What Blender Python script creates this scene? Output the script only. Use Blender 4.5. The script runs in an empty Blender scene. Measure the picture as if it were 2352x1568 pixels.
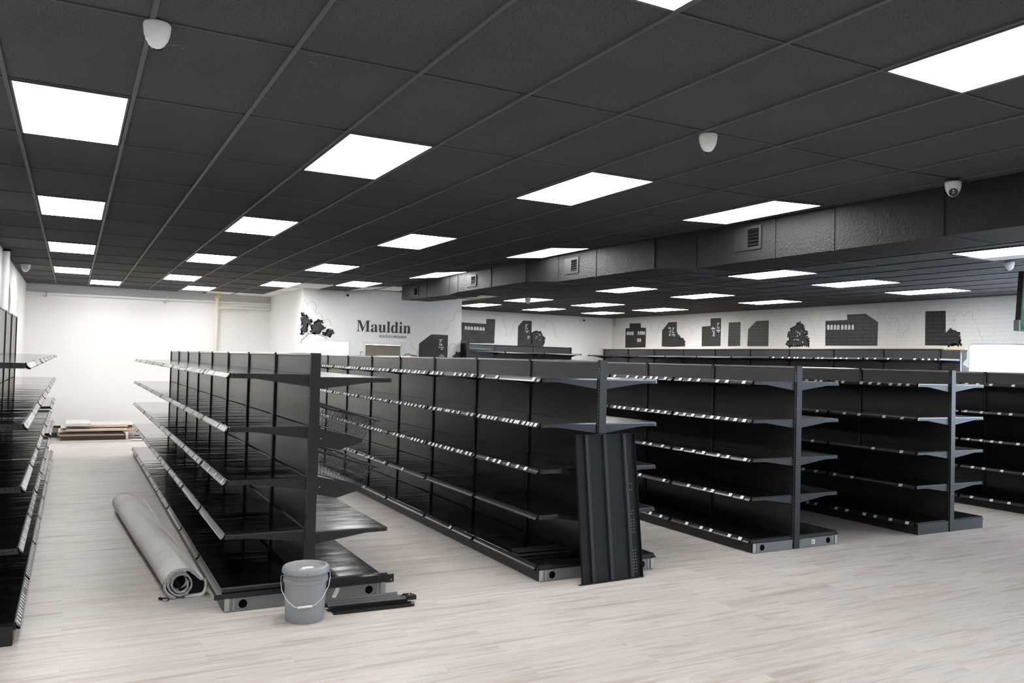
import bpy, bmesh, math, random
from mathutils import Vector, Matrix
random.seed(11)
C = bpy.context.scene.collection
SC = bpy.context.scene
H = 3.212            # ceiling height
# ---------------------------------------------------------------- camera
def make_camera():
    f, yaw, pitch, roll = 1886.69, 0.49073, 0.02405, 0.0266
    cy, sy, cp, sp = math.cos(yaw), math.sin(yaw), math.cos(pitch), math.sin(pitch)
    fw = Vector((sy*cp, cy*cp, sp)); r = Vector((cy, -sy, 0)); u = r.cross(fw)
    r2 = r*math.cos(roll) + u*math.sin(roll); u2 = -r*math.sin(roll) + u*math.cos(roll)
    cam = bpy.data.cameras.new('camera'); o = bpy.data.objects.new('camera', cam); C.objects.link(o)
    m = Matrix((r2, u2, -fw)).transposed().to_4x4(); m.translation = Vector((0, 0, 1.8016))
    o.matrix_world = m
    cam.sensor_width = 36.0; cam.sensor_fit = 'HORIZONTAL'; cam.lens = 36.0*f/2352.0
    cam.clip_start = .05; cam.clip_end = 200
    SC.camera = o
make_camera()
# ---------------------------------------------------------------- world, exposure
PANEL = 16.5         # strength of the LED ceiling panels
SKY = 9.0
w = bpy.data.worlds.new('world'); SC.world = w; w.use_nodes = True
bg = w.node_tree.nodes['Background']; bg.inputs[0].default_value = (.70, .82, 1, 1); bg.inputs[1].default_value = SKY
SC.view_settings.view_transform = 'Standard'; SC.view_settings.look = 'None'
SC.view_settings.exposure = 0.12; SC.view_settings.gamma = 1.0; SC.view_settings.use_curve_mapping = False
# daylight portals: they only steer the sky's light through the window openings
def portal(loc, rot, sx, sy):
    l = bpy.data.lights.new('daylight_portal', 'AREA'); l.shape = 'RECTANGLE'; l.size = sx; l.size_y = sy
    l.cycles.is_portal = True
    o = bpy.data.objects.new('daylight_portal', l); o.location = loc; o.rotation_euler = rot; C.objects.link(o)
portal((11.9, -3.44, 1.55), (math.radians(90), 0, 0), 4.2, 2.3)
portal((14.64, 3.4, 1.6), (0, math.radians(90), 0), 2.2, 7.0)
portal((14.64, 8.15, 1.35), (0, math.radians(90), 0), 1.6, 2.2)

# ---------------------------------------------------------------- materials
def mat(name, col, rough=.5, metal=0.0, spec=.5, fn=None, **kw):
    m = bpy.data.materials.new(name); m.use_nodes = True
    b = m.node_tree.nodes['Principled BSDF']
    b.inputs['Base Color'].default_value = (col[0], col[1], col[2], 1)
    b.inputs['Roughness'].default_value = rough; b.inputs['Metallic'].default_value = metal
    b.inputs['Specular IOR Level'].default_value = spec
    for k, v in kw.items(): b.inputs[k].default_value = v
    if fn: fn(m.node_tree, b)
    return m
def nd(t, kind, **kw):
    n = t.nodes.new(kind)
    for k, v in kw.items(): setattr(n, k, v)
    return n
def pos_scaled(t, s, rot=(0, 0, 0)):
    g = nd(t, 'ShaderNodeNewGeometry'); mp = nd(t, 'ShaderNodeMapping')
    mp.inputs['Scale'].default_value = s; mp.inputs['Rotation'].default_value = rot
    t.links.new(g.outputs['Position'], mp.inputs['Vector']); return mp.outputs[0]
def noise(t, vec, scale=1, detail=3, rough=.5):
    n = nd(t, 'ShaderNodeTexNoise'); n.inputs['Scale'].default_value = scale
    n.inputs['Detail'].default_value = detail; n.inputs['Roughness'].default_value = rough
    t.links.new(vec, n.inputs['Vector']); return n.outputs['Fac']
def ramp(t, fac, stops):
    r = nd(t, 'ShaderNodeValToRGB'); e = r.color_ramp.elements
    while len(e) < len(stops): e.new(.5)
    for el, (p, c) in zip(e, stops): el.position = p; el.color = (c[0], c[1], c[2], 1)
    t.links.new(fac, r.inputs[0]); return r.outputs[0]
def bump(t, b, h, strength, dist=.01):
    n = nd(t, 'ShaderNodeBump'); n.inputs['Strength'].default_value = strength; n.inputs['Distance'].default_value = dist
    t.links.new(h, n.inputs['Height']); t.links.new(n.outputs[0], b.inputs['Normal']); return n
def mixc(t, a, c, f, mode='MIX'):
    n = nd(t, 'ShaderNodeMix', data_type='RGBA', blend_type=mode)
    for s, v in (('Factor', f), ('A', a), ('B', c)):
        k = {'Factor': n.inputs[0], 'A': n.inputs[6], 'B': n.inputs[7]}[s]
        if hasattr(v, 'is_linked') or hasattr(v, 'links'): t.links.new(v, k)
        elif s == 'Factor': k.default_value = v
        else: k.default_value = (v[0], v[1], v[2], 1)
    return n.outputs[2]

def f_floor(t, b):
    br = nd(t, 'ShaderNodeTexBrick'); br.offset = .37; br.offset_frequency = 2
    br.inputs['Scale'].default_value = 1; br.inputs['Brick Width'].default_value = 1.22; br.inputs['Row Height'].default_value = .18
    br.inputs['Mortar Size'].default_value = .0012; br.inputs['Mortar Smooth'].default_value = .3
    br.inputs['Color1'].default_value = (0, 0, 0, 1); br.inputs['Color2'].default_value = (1, 1, 1, 1); br.inputs['Mortar'].default_value = (.5, .5, .5, 1)
    t.links.new(pos_scaled(t, (1, 1, 1)), br.inputs['Vector'])
    # per plank offset of the grain
    g = nd(t, 'ShaderNodeNewGeometry'); va = nd(t, 'ShaderNodeVectorMath', operation='MULTIPLY_ADD')
    sc = nd(t, 'ShaderNodeVectorMath', operation='SCALE'); sc.inputs[3].default_value = 7.0
    t.links.new(br.outputs['Color'], sc.inputs[0])
    va.inputs[1].default_value = (1.0, 13, 1); t.links.new(g.outputs['Position'], va.inputs[0]); t.links.new(sc.outputs[0], va.inputs[2])
    n1 = noise(t, va.outputs[0], 1.0, 5, .6)
    va2 = nd(t, 'ShaderNodeVectorMath', operation='MULTIPLY_ADD'); va2.inputs[1].default_value = (3, 45, 1)
    t.links.new(g.outputs['Position'], va2.inputs[0]); t.links.new(sc.outputs[0], va2.inputs[2])
    n2 = noise(t, va2.outputs[0], 1.0, 4, .6)
    c1 = ramp(t, n1, [(.33, (.43, .375, .34)), (.46, (.555, .505, .47)), (.54, (.605, .568, .538)), (.67, (.45, .425, .415))])
    c2 = ramp(t, n2, [(.3, (.95, .945, .94)), (.6, (1.0, 1.0, 1.0))])
    c = mixc(t, c1, c2, 1.0, 'MULTIPLY')
    c3 = ramp(t, br.outputs['Fac'], [(0, (1, 1, 1)), (1, (.86, .85, .84))])
    c = mixc(t, c, c3, 1.0, 'MULTIPLY')
    pl = ramp(t, br.outputs['Color'], [(0, (.94, .935, .93)), (1, (1.04, 1.04, 1.04))])
    c = mixc(t, c, pl, 1.0, 'MULTIPLY')
    t.links.new(c, b.inputs['Base Color'])
    bump(t, b, n2, .05, .002)
M = {}
M['floor'] = mat('vinyl_plank', (.6, .57, .54), .42, spec=.35, fn=f_floor)
def f_tile(base, dark, k=1):
    def f(t, b):
        v = pos_scaled(t, (1, 1, 1)); n = noise(t, v, 100, 2, .6)
        n2 = noise(t, v, 1.3, 3, .5)
        c = ramp(t, n, [(.32, dark), (.45, base)])
        c = mixc(t, c, ramp(t, n2, [(.3, (.9, .9, .9)), (.7, (1.1, 1.1, 1.1))]), 1.0, 'MULTIPLY')
        t.links.new(c, b.inputs['Base Color']); bump(t, b, n, .25, .003)
    return f
M['tile_dark'] = mat('black_ceiling_tile', (.05, .05, .05), .85, spec=.2, fn=f_tile((.072, .071, .072), (.028, .028, .029)))
M['tile_white'] = mat('white_ceiling_tile', (.75, .74, .70), .9, spec=.2, fn=f_tile((.78, .76, .72), (.6, .59, .56)))
M['grid'] = mat('dark_grid_bar', (.078, .077, .077), .5)
M['grid_cross'] = mat('dark_cross_bar', (.058, .058, .058), .6)
def f_wallpaint(t, b):
    n = noise(t, pos_scaled(t, (1, 1, 1)), 60, 3, .6); bump(t, b, n, .06, .003)
M['wall'] = mat('white_wall_paint', (.86, .855, .845), .6, spec=.3, fn=f_wallpaint)
M['wall_grey'] = mat('grey_wall_band', (.60, .61, .62), .6, spec=.3, fn=f_wallpaint)
M['cream'] = mat('cream_paint', (.72, .66, .52), .6)
def brickfac(t, swap=True):
    g = nd(t, 'ShaderNodeNewGeometry'); s = nd(t, 'ShaderNodeSeparateXYZ'); c = nd(t, 'ShaderNodeCombineXYZ')
    t.links.new(g.outputs['Position'], s.inputs[0]); t.links.new(s.outputs[1], c.inputs[0]); t.links.new(s.outputs[2], c.inputs[1])
    br = nd(t, 'ShaderNodeTexBrick'); br.inputs['Scale'].default_value = 1
    br.inputs['Brick Width'].default_value = .40; br.inputs['Row Height'].default_value = .078
    br.inputs['Mortar Size'].default_value = .0055; br.inputs['Mortar Smooth'].default_value = .35
    t.links.new(c.outputs[0], br.inputs['Vector']); return br
def f_brick(t, b):
    br = brickfac(t)
    c = ramp(t, br.outputs['Fac'], [(0, (.77, .775, .77)), (1, (.69, .69, .685))]); t.links.new(c, b.inputs['Base Color'])
    inv = nd(t, 'ShaderNodeMath', operation='SUBTRACT'); inv.inputs[0].default_value = 1; t.links.new(br.outputs['Fac'], inv.inputs[1])
    bump(t, b, inv.outputs[0], .35, .006)
M['brick'] = mat('white_painted_brick', (.77, .77, .77), .55, spec=.3, fn=f_brick)
def f_brickblack(t, b):
    br = brickfac(t)
    n = noise(t, pos_scaled(t, (1, 6, 14)), 3, 3, .6)
    c = ramp(t, n, [(.35, (.012, .012, .0125)), (.62, (.036, .036, .037))])
    c = mixc(t, c, (.003, .003, .003), br.outputs['Fac']); t.links.new(c, b.inputs['Base Color'])
    inv = nd(t, 'ShaderNodeMath', operation='SUBTRACT'); inv.inputs[0].default_value = 1; t.links.new(br.outputs['Fac'], inv.inputs[1])
    bump(t, b, inv.outputs[0], .8, .01)
M['mural_brick'] = mat('black_paint_on_brick', (.03, .03, .03), .5, fn=f_brickblack)
def f_mural(t, b):
    n = noise(t, pos_scaled(t, (1, 1, 1)), 3.2, 4, .6)
    t.links.new(ramp(t, n, [(.3, (.020, .020, .022)), (.7, (.042, .042, .046))]), b.inputs['Base Color'])
M['mural'] = mat('black_mural_paint', (.04, .04, .043), .55, fn=f_mural)
M['mural_white'] = mat('white_mural_paint', (.74, .74, .73), .6)
M['line'] = mat('thin_mural_line', (.26, .26, .26), .6)
M['line_faint'] = mat('faint_mural_line', (.36, .36, .36), .6)
M['letter'] = mat('charcoal_lettering', (.045, .037, .038), .5)
def f_duct(t, b):
    n = noise(t, pos_scaled(t, (1, 1, 1)), 42, 4, .65); bump(t, b, n, .75, .012)
M['duct'] = mat('black_mastic_duct', (.013, .013, .0135), .50, spec=.28, fn=f_duct)
M['duct_vent'] = mat('black_vent_paint', (.018, .018, .019), .5, spec=.3)
M['dark'] = mat('near_black', (.003, .003, .003), .9, spec=.05)
# gondola metal
def f_shelf(fx, fy, st, lo, hi):
    def f(t, b):
        n = noise(t, pos_scaled(t, (fx, fy, 1.0)), 1.0, 1, .4)
        n3 = noise(t, pos_scaled(t, (4, 6, 1)), 1.2, 5, .7)
        bump(t, b, n, st, .02)
        t.links.new(ramp(t, n3, [(.35, (lo, lo, lo)), (.78, (hi, hi, hi))]), b.inputs['Roughness'])
    return f
M['shelf'] = mat('glossy_black_shelf', (.008, .0085, .009), .1, spec=.75, fn=f_shelf(1.1, 7.5, .30, .05, .13))
M['shelf_dented_sheen'] = mat('dented_shelf_painted_sheen', (.014, .015, .017), .2, spec=.8, fn=f_shelf(2.6, 5.5, .28, .16, .26))  # lighter bluish base paints in the light reflected on this side
def f_panel(t, b):
    n = noise(t, pos_scaled(t, (1, 1, 1)), 2.0, 2, .5); bump(t, b, n, .08, .01)
M['panel'] = mat('satin_black_back_panel', (.027, .027, .0275), .27, spec=.9, fn=f_panel)
M['frame'] = mat('black_powder_steel', (.011, .0115, .0125), .36, spec=.45)
M['slot'] = mat('slot_edge_glint', (.34, .34, .35), .35, metal=.3)  # pale grey paints the light caught on the slot edges
M['backboard_rib'] = mat('highlit_black_rib', (.014, .0145, .016), .42, spec=.32)  # lighter than the sheet, to paint highlights along the ribs
M['backboard'] = mat('matt_black_steel', (.010, .0105, .0115), .5, spec=.22)
M['rail'] = mat('silver_cap_rail', (.48, .49, .50), .20, metal=.8)
M['channel'] = mat('glossy_price_channel', (.022, .023, .025), .30, spec=.6)
M['channel_clear'] = mat('clear_price_channel', (.22, .225, .225), .18, spec=.8)
def f_tag(t, b):
    n = noise(t, pos_scaled(t, (1, 260, 90)), 1.0, 2, .6)
    t.links.new(ramp(t, n, [(.36, (.5, .5, .5)), (.42, (.90, .90, .90))]), b.inputs['Base Color'])
M['tag'] = mat('white_price_label', (.85, .85, .85), .35, fn=f_tag)
M['grey_steel'] = mat('grey_base_steel', (.20, .205, .21), .38, metal=.35)
M['bright_steel'] = mat('galvanised_steel', (.42, .43, .44), .35, metal=.7)
M['plastic_white'] = mat('white_plastic', (.80, .80, .79), .35)
M['lens'] = mat('black_lens', (.01, .01, .012), .08)
M['bucket'] = mat('grey_bucket_plastic', (.27, .285, .30), .38, fn=lambda t, b: bump(t, b, noise(t, pos_scaled(t, (1, 1, 1)), 25, 3, .5), .06, .004))
M['wire_white'] = mat('white_wire', (.80, .80, .78), .35)
M['black_wire'] = mat('black_wire', (.012, .012, .013), .3)
M['rubberblk'] = mat('black_rubber', (.012, .012, .012), .6)
def f_carpet(t, b):
    v = pos_scaled(t, (1, 1, 1)); n = noise(t, v, 1.8, 5, .65)
    w_ = nd(t, 'ShaderNodeTexWave', wave_type='BANDS', bands_direction='Y'); w_.inputs['Scale'].default_value = 26; w_.inputs['Distortion'].default_value = .6
    t.links.new(v, w_.inputs['Vector'])
    c = ramp(t, n, [(.28, (.60, .595, .575)), (.45, (.73, .725, .70)), (.75, (.77, .765, .74))])
    c = mixc(t, c, ramp(t, w_.outputs['Fac'], [(0, (.93, .93, .93)), (1, (1.03, 1.03, 1.03))]), 1.0, 'MULTIPLY')
    t.links.new(c, b.inputs['Base Color']); bump(t, b, w_.outputs['Fac'], .25, .004)
M['carpet'] = mat('grey_carpet_backing', (.5, .5, .47), .9, spec=.1, fn=f_carpet)
M['carpet_edge'] = mat('frayed_mesh_edge', (.36, .36, .40), .9, spec=.1, fn=lambda t, b: t.links.new(ramp(t, noise(t, pos_scaled(t, (1, 1, 1)), 160, 2, .6), [(.4, (.2, .2, .23)), (.6, (.55, .55, .58))]), b.inputs['Base Color']))
M['carpet_pile'] = mat('black_carpet_pile', (.012, .012, .014), .95, spec=.1)
M['wood'] = mat('raw_wood', (.50, .34, .20), .7, fn=lambda t, b: t.links.new(ramp(t, noise(t, pos_scaled(t, (2, 2, 40)), 2, 4, .6), [(.3, (.36, .23, .13)), (.7, (.56, .40, .25))]), b.inputs['Base Color']))
M['ledge'] = mat('pale_pine', (.72, .58, .40), .6)
M['board_white'] = mat('white_melamine', (.66, .655, .64), .45)
M['board_dark'] = mat('dark_laminate', (.03, .028, .026), .5)
M['blind'] = mat('brown_roller_blind', (.23, .20, .155), .7, fn=lambda t, b: bump(t, b, noise(t, pos_scaled(t, (1, 1, 60)), 2, 2, .5), .1, .004))
M['pvc'] = mat('cream_pvc_pipe', (.74, .70, .60), .4)
M['foam'] = mat('yellow_foam', (.62, .50, .12), .8, fn=lambda t, b: bump(t, b, noise(t, pos_scaled(t, (1, 1, 1)), 40, 3, .6), 1, .02))
M['orange'] = mat('orange_brown_plastic', (.42, .12, .04), .4)
def f_sheet(t, b):
    tr = nd(t, 'ShaderNodeBsdfTranslucent'); tr.inputs[0].default_value = (.92, .94, .95, 1); mx = nd(t, 'ShaderNodeMixShader'); mx.inputs[0].default_value = .55
    bump(t, b, noise(t, pos_scaled(t, (1, 1, 1)), 2.2, 3, .6), .25, .03)
    t.links.new(b.outputs[0], mx.inputs[1]); t.links.new(tr.outputs[0], mx.inputs[2]); t.links.new(mx.outputs[0], t.nodes['Material Output'].inputs[0])
M['sheet'] = mat('white_plastic_sheet', (.90, .91, .92), .35, spec=.5, fn=f_sheet)
M['patch'] = mat('bare_plaster', (.30, .31, .32), .8)
M['paper'] = mat('white_paper', (.85, .85, .84), .5)
M['red'] = mat('red_ink', (.6, .04, .04), .5)
M['subfloor'] = mat('grey_brown_subfloor', (.33, .30, .28), .7, fn=lambda t, b: t.links.new(ramp(t, noise(t, pos_scaled(t, (3, 8, 1)), 3, 4, .6), [(.3, (.30, .27, .25)), (.7, (.46, .43, .40))]), b.inputs['Base Color']))
def emis(name, col, s):
    m = bpy.data.materials.new(name); m.use_nodes = True; t = m.node_tree; t.nodes.clear()
    e = nd(t, 'ShaderNodeEmission'); e.inputs[0].default_value = (*col, 1); e.inputs[1].default_value = s
    o = nd(t, 'ShaderNodeOutputMaterial'); t.links.new(e.outputs[0], o.inputs[0]); return m
M['led'] = emis('led_diffuser', (1, .99, .975), PANEL)
M['screen'] = emis('green_teal_screen', (.06, .20, .20), .9)
_t = M['screen'].node_tree; _e = _t.nodes['Emission']
_t.links.new(ramp(_t, noise(_t, pos_scaled(_t, (1, 1, 1)), 6, 3, .6), [(.35, (.03, .13, .16)), (.5, (.08, .25, .10)), (.7, (.10, .34, .36))]), _e.inputs[0])
def glass_mat():
    m = bpy.data.materials.new('window_glass'); m.use_nodes = True; t = m.node_tree; t.nodes.clear()
    tr = nd(t, 'ShaderNodeBsdfTransparent'); gl = nd(t, 'ShaderNodeBsdfGlossy'); gl.inputs['Roughness'].default_value = .02
    mx = nd(t, 'ShaderNodeMixShader'); mx.inputs[0].default_value = .06
    o = nd(t, 'ShaderNodeOutputMaterial'); t.links.new(tr.outputs[0], mx.inputs[1]); t.links.new(gl.outputs[0], mx.inputs[2]); t.links.new(mx.outputs[0], o.inputs[0]); return m
M['glass'] = glass_mat()

# ---------------------------------------------------------------- mesh helpers
class MB:
    def __init__(s): s.v = []; s.f = []; s.m = []; s.mats = []
    def mi(s, m):
        if m not in s.mats: s.mats.append(m)
        return s.mats.index(m)
    def add(s, vs, fs, m):
        o = len(s.v); s.v += [tuple(v) for v in vs]; k = s.mi(m)
        for f in fs: s.f.append(tuple(i+o for i in f)); s.m.append(k)
        return s
    def box(s, x0, x1, y0, y1, z0, z1, m):
        return s.add([(x0,y0,z0),(x1,y0,z0),(x1,y1,z0),(x0,y1,z0),(x0,y0,z1),(x1,y0,z1),(x1,y1,z1),(x0,y1,z1)],
                     [(0,3,2,1),(4,5,6,7),(0,1,5,4),(1,2,6,5),(2,3,7,6),(3,0,4,7)], m)
    def quad(s, a, b, c, d, m): return s.add([a, b, c, d], [(0, 1, 2, 3)], m)
    def prism(s, pts, axis, a0, a1, m, closed=True):
        # pts: 2D outline; extruded along axis (0,1,2) between a0 and a1
        def P(p, a):
            l = list(p); l.insert(axis, a); return tuple(l)
        n = len(pts); vs = [P(p, a0) for p in pts]+[P(p, a1) for p in pts]; fs = []
        for i in range(n if closed else n-1):
            j = (i+1) % n; fs.append((i, j, j+n, i+n))
        if closed: fs += [tuple(range(n-1, -1, -1)), tuple(range(n, 2*n))]
        return s.add(vs, fs, m)
    def tube(s, pts, r, m, n=8, cap=True):
        pts = [Vector(p) for p in pts]; rings = []
        for i, p in enumerate(pts):
            d = (pts[min(i+1, len(pts)-1)]-pts[max(i-1, 0)]).normalized()
            up = Vector((0, 0, 1)) if abs(d.z) < .9 else Vector((1, 0, 0))
            a = d.cross(up).normalized(); b = d.cross(a).normalized()
            rings.append([p+(a*math.cos(t)+b*math.sin(t))*r for t in [2*math.pi*k/n for k in range(n)]])
        vs = [v for rg in rings for v in rg]; fs = []
        for i in range(len(rings)-1):
            for k in range(n):
                k2 = (k+1) % n; fs.append((i*n+k, i*n+k2, (i+1)*n+k2, (i+1)*n+k))
        if cap: fs += [tuple(range(n-1, -1, -1)), tuple(range((len(rings)-1)*n, len(rings)*n))]
        return s.add(vs, fs, m)
    def lathe(s, prof, c, m, n=40):
        vs = []; fs = []
        for r, z in prof:
            for k in range(n):
                a = 2*math.pi*k/n; vs.append((c[0]+r*math.cos(a), c[1]+r*math.sin(a), c[2]+z))
        for i in range(len(prof)-1):
            for k in range(n):
                k2 = (k+1) % n; fs.append((i*n+k, i*n+k2, (i+1)*n+k2, (i+1)*n+k))
        return s.add(vs, fs, m)
    def mesh(s, name):
        me = bpy.data.meshes.new(name); me.from_pydata(s.v, [], s.f)
        for m in s.mats: me.materials.append(m)
        me.polygons.foreach_set('material_index', s.m); me.update(); return me
    def build(s, name, parent=None, loc=(0, 0, 0), smooth=False, rotz=0):
        me = s.mesh(name)
        bm = bmesh.new(); bm.from_mesh(me); bmesh.ops.recalc_face_normals(bm, faces=bm.faces); bm.to_mesh(me); bm.free()
        if smooth:
            me.polygons.foreach_set('use_smooth', [True]*len(me.polygons)); me.set_sharp_from_angle(angle=math.radians(40))
        return link(name, me, parent, loc, rotz)
def link(name, me, parent=None, loc=(0, 0, 0), rotz=0):
    o = bpy.data.objects.new(name, me); C.objects.link(o); o.location = loc; o.rotation_euler = (0, 0, rotz)
    if parent: o.parent = parent
    return o
def thing(name, label, cat, loc=(0, 0, 0), rotz=0, group=None):
    o = bpy.data.objects.new(name, None); C.objects.link(o); o.location = loc; o.rotation_euler = (0, 0, rotz)
    o.empty_display_size = .1
    return tag(o, label, cat, group)
def tag(o, label, cat, group=None):
    o['label'] = label; o['category'] = cat
    if group: o['group'] = group
    return o
def struct(o):
    o['kind'] = 'structure'; return o
MURALS=[
('OF','tree',[[(4.215,2.7),(4.253,2.707),(4.278,2.664),(4.318,2.643),(4.366,2.591),(4.422,2.562),(4.435,2.523),(4.402,2.467),(4.355,2.457),(4.342,2.386),(4.351,2.332),(4.29,2.29),(4.245,2.25),(4.219,2.249),(4.224,2.428)],[(4.494,2.518),(4.572,2.561),(4.652,2.557),(4.672,2.511),(4.623,2.469),(4.712,2.418),(4.713,2.386),(4.642,2.367),(4.612,2.303),(4.55,2.273),(4.447,2.273),(4.423,2.311),(4.444,2.375),(4.419,2.436),(4.48,2.471)],[(4.785,2.373),(4.833,2.391),(4.882,2.362),(4.916,2.292),(4.853,2.265),(4.851,2.226),(4.742,2.233),(4.677,2.266),(4.683,2.306),(4.739,2.308)]],[]),
('OF','building',[[(6.871,2.143),(7.16,2.363),(7.576,2.362),(7.573,1.726),(6.866,1.71)]],[(7.364,2.261,7.443,2.244,0),(7.368,2.228,7.42,2.211,0),(7.366,2.194,7.403,2.176,0),(7.367,2.16,7.387,2.11,0),(7.404,2.161,7.436,2.111,0),(7.346,2.082,7.489,2.066,0),(7.407,2.046,7.454,2.027,0),(7.411,1.916,7.448,1.9,0),(7.366,1.885,7.504,1.868,0)]),
('OF','bush',[[(7.709,1.848),(7.753,1.917),(7.798,1.961),(7.864,1.963),(7.929,1.982),(7.938,1.734),(7.722,1.729)]],[]),
('BK','building',[[(9.584,2.858),(10.356,2.845),(10.355,2.988),(10.643,2.992),(10.628,2.298),(9.602,2.269)]],[(9.686,2.759,9.755,2.655,1),(9.778,2.758,9.848,2.654,1),(9.872,2.756,9.941,2.654,1),(9.972,2.755,10.042,2.653,1),(10.059,2.753,10.13,2.652,1),(10.152,2.751,10.222,2.651,1),(10.24,2.749,10.311,2.65,1)]),
('BK','building',[[(11.39,2.824),(11.555,2.997),(11.845,2.995),(11.846,2.228),(11.39,2.213)]],[(11.625,2.893,11.714,2.877,0),(11.63,2.858,11.687,2.841,0),(11.627,2.825,11.672,2.807,0),(11.628,2.79,11.651,2.744,0),(11.684,2.792,11.707,2.746,0),(11.615,2.707,11.754,2.688,0),(11.671,2.673,11.717,2.653,0),(11.709,2.551,11.792,2.533,0),(11.714,2.516,11.771,2.495,0),(11.711,2.477,11.756,2.463,0)]),
('BK','tree',[[(11.856,2.639),(11.922,2.681),(12.0,2.713),(12.069,2.677),(12.137,2.699),(12.208,2.604),(12.302,2.518),(12.282,2.399),(12.23,2.24),(11.857,2.228)]],[]),
('RT','building',[[(20.254,2.887),(20.052,2.89),(20.057,3.029),(19.502,3.02),(19.492,2.886),(19.251,2.88),(19.251,2.309),(20.245,2.299)]],[(20.194,2.793,20.116,2.683,1),(20.101,2.791,20.024,2.682,1),(20.009,2.789,19.933,2.68,1),(19.918,2.788,19.842,2.679,1),(19.642,2.794,19.57,2.683,1),(19.542,2.792,19.471,2.681,1),(19.456,2.79,19.386,2.68,1),(19.369,2.788,19.298,2.678,1),(19.653,2.581,19.576,2.473,1),(19.553,2.579,19.477,2.472,1)]),
('RT','building',[[(18.507,2.8),(18.453,2.822),(18.226,3.009),(17.873,3.009),(17.873,2.717),(17.783,2.647),(17.698,2.554),(17.605,2.545),(17.521,2.453),(17.529,2.332),(18.07,2.318),(18.51,2.331)]],[(18.21,2.879,18.16,2.859,0),(18.233,2.853,18.106,2.83,0),(18.146,2.807,18.114,2.768,0),(18.186,2.762,18.161,2.722,0),(18.138,2.761,18.112,2.721,0),(18.167,2.707,18.118,2.686,0),(18.202,2.666,18.116,2.633,0),(18.057,2.855,17.967,2.834,0),(18.046,2.821,17.99,2.804,0),(18.054,2.79,18.013,2.771,0),(18.053,2.756,18.022,2.697,0),(17.995,2.742,17.97,2.696,0),(18.069,2.666,17.925,2.641,0),(18.008,2.627,17.965,2.611,0)]),
('RT','building',[[(16.839,2.853),(16.506,2.867),(16.512,3.06),(16.11,3.057),(16.118,2.334),(16.833,2.33)]],[(16.256,2.939,16.176,2.917,0),(16.248,2.903,16.198,2.885,0),(16.254,2.867,16.222,2.849,0),(16.259,2.839,16.237,2.783,0),(16.201,2.83,16.172,2.782,0),(16.271,2.755,16.136,2.725,0),(16.218,2.715,16.166,2.693,0),(16.472,2.805,16.324,2.775,0),(16.431,2.836,16.388,2.813,0),(16.424,2.748,16.4,2.712,0),(16.365,2.747,16.343,2.711,0),(16.399,2.705,16.373,2.653,0),(16.364,2.704,16.345,2.653,0),(16.398,2.647,16.345,2.627,0),(16.418,2.614,16.335,2.591,0)]),
('RT','building',[[(15.83,2.933),(15.413,2.937),(15.412,2.338),(15.844,2.329)]],[]),
('RT','building',[[(15.145,2.746),(14.876,2.941),(14.467,2.946),(14.467,2.326),(15.161,2.328)]],[]),
('RT','tree',[[(13.519,2.874),(13.479,2.836),(13.407,2.787),(13.37,2.731),(13.357,2.675),(13.298,2.664),(13.279,2.599),(13.331,2.572),(13.283,2.525),(13.253,2.488),(13.264,2.455),(13.234,2.432),(13.233,2.376),(13.255,2.33),(13.468,2.331),(13.66,2.323),(13.832,2.319),(13.907,2.362),(13.907,2.385),(13.871,2.428),(13.81,2.465),(13.824,2.523),(13.874,2.542),(13.875,2.599),(13.84,2.656),(13.785,2.683),(13.78,2.73),(13.683,2.775),(13.599,2.83)]],[(13.583,2.66,13.547,2.631,0),(13.476,2.672,13.428,2.662,0),(13.587,2.576,13.557,2.547,0),(13.676,2.483,13.639,2.464,0),(13.434,2.429,13.398,2.401,0),(13.368,2.647,13.35,2.619,0),(13.685,2.356,13.667,2.337,0)]),
('RT','building',[[(12.781,2.88),(12.202,2.883),(12.207,3.0),(11.739,3.001),(11.433,2.813),(11.441,2.325),(12.776,2.331)]],[(12.73,2.798,12.665,2.684,1),(12.641,2.796,12.577,2.683,1),(12.55,2.793,12.486,2.681,1),(12.463,2.791,12.4,2.679,1),(12.357,2.788,12.295,2.677,1),(12.266,2.786,12.204,2.675,1),(12.178,2.783,12.116,2.673,1),(12.085,2.781,12.024,2.671,1)]),
('RT','tower',[[(10.364,2.995),(9.94,2.989),(9.934,2.566),(9.832,2.651),(9.662,2.568),(9.648,2.42),(9.635,2.34),(9.864,2.319),(10.361,2.328)]],[]),
]
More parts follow.
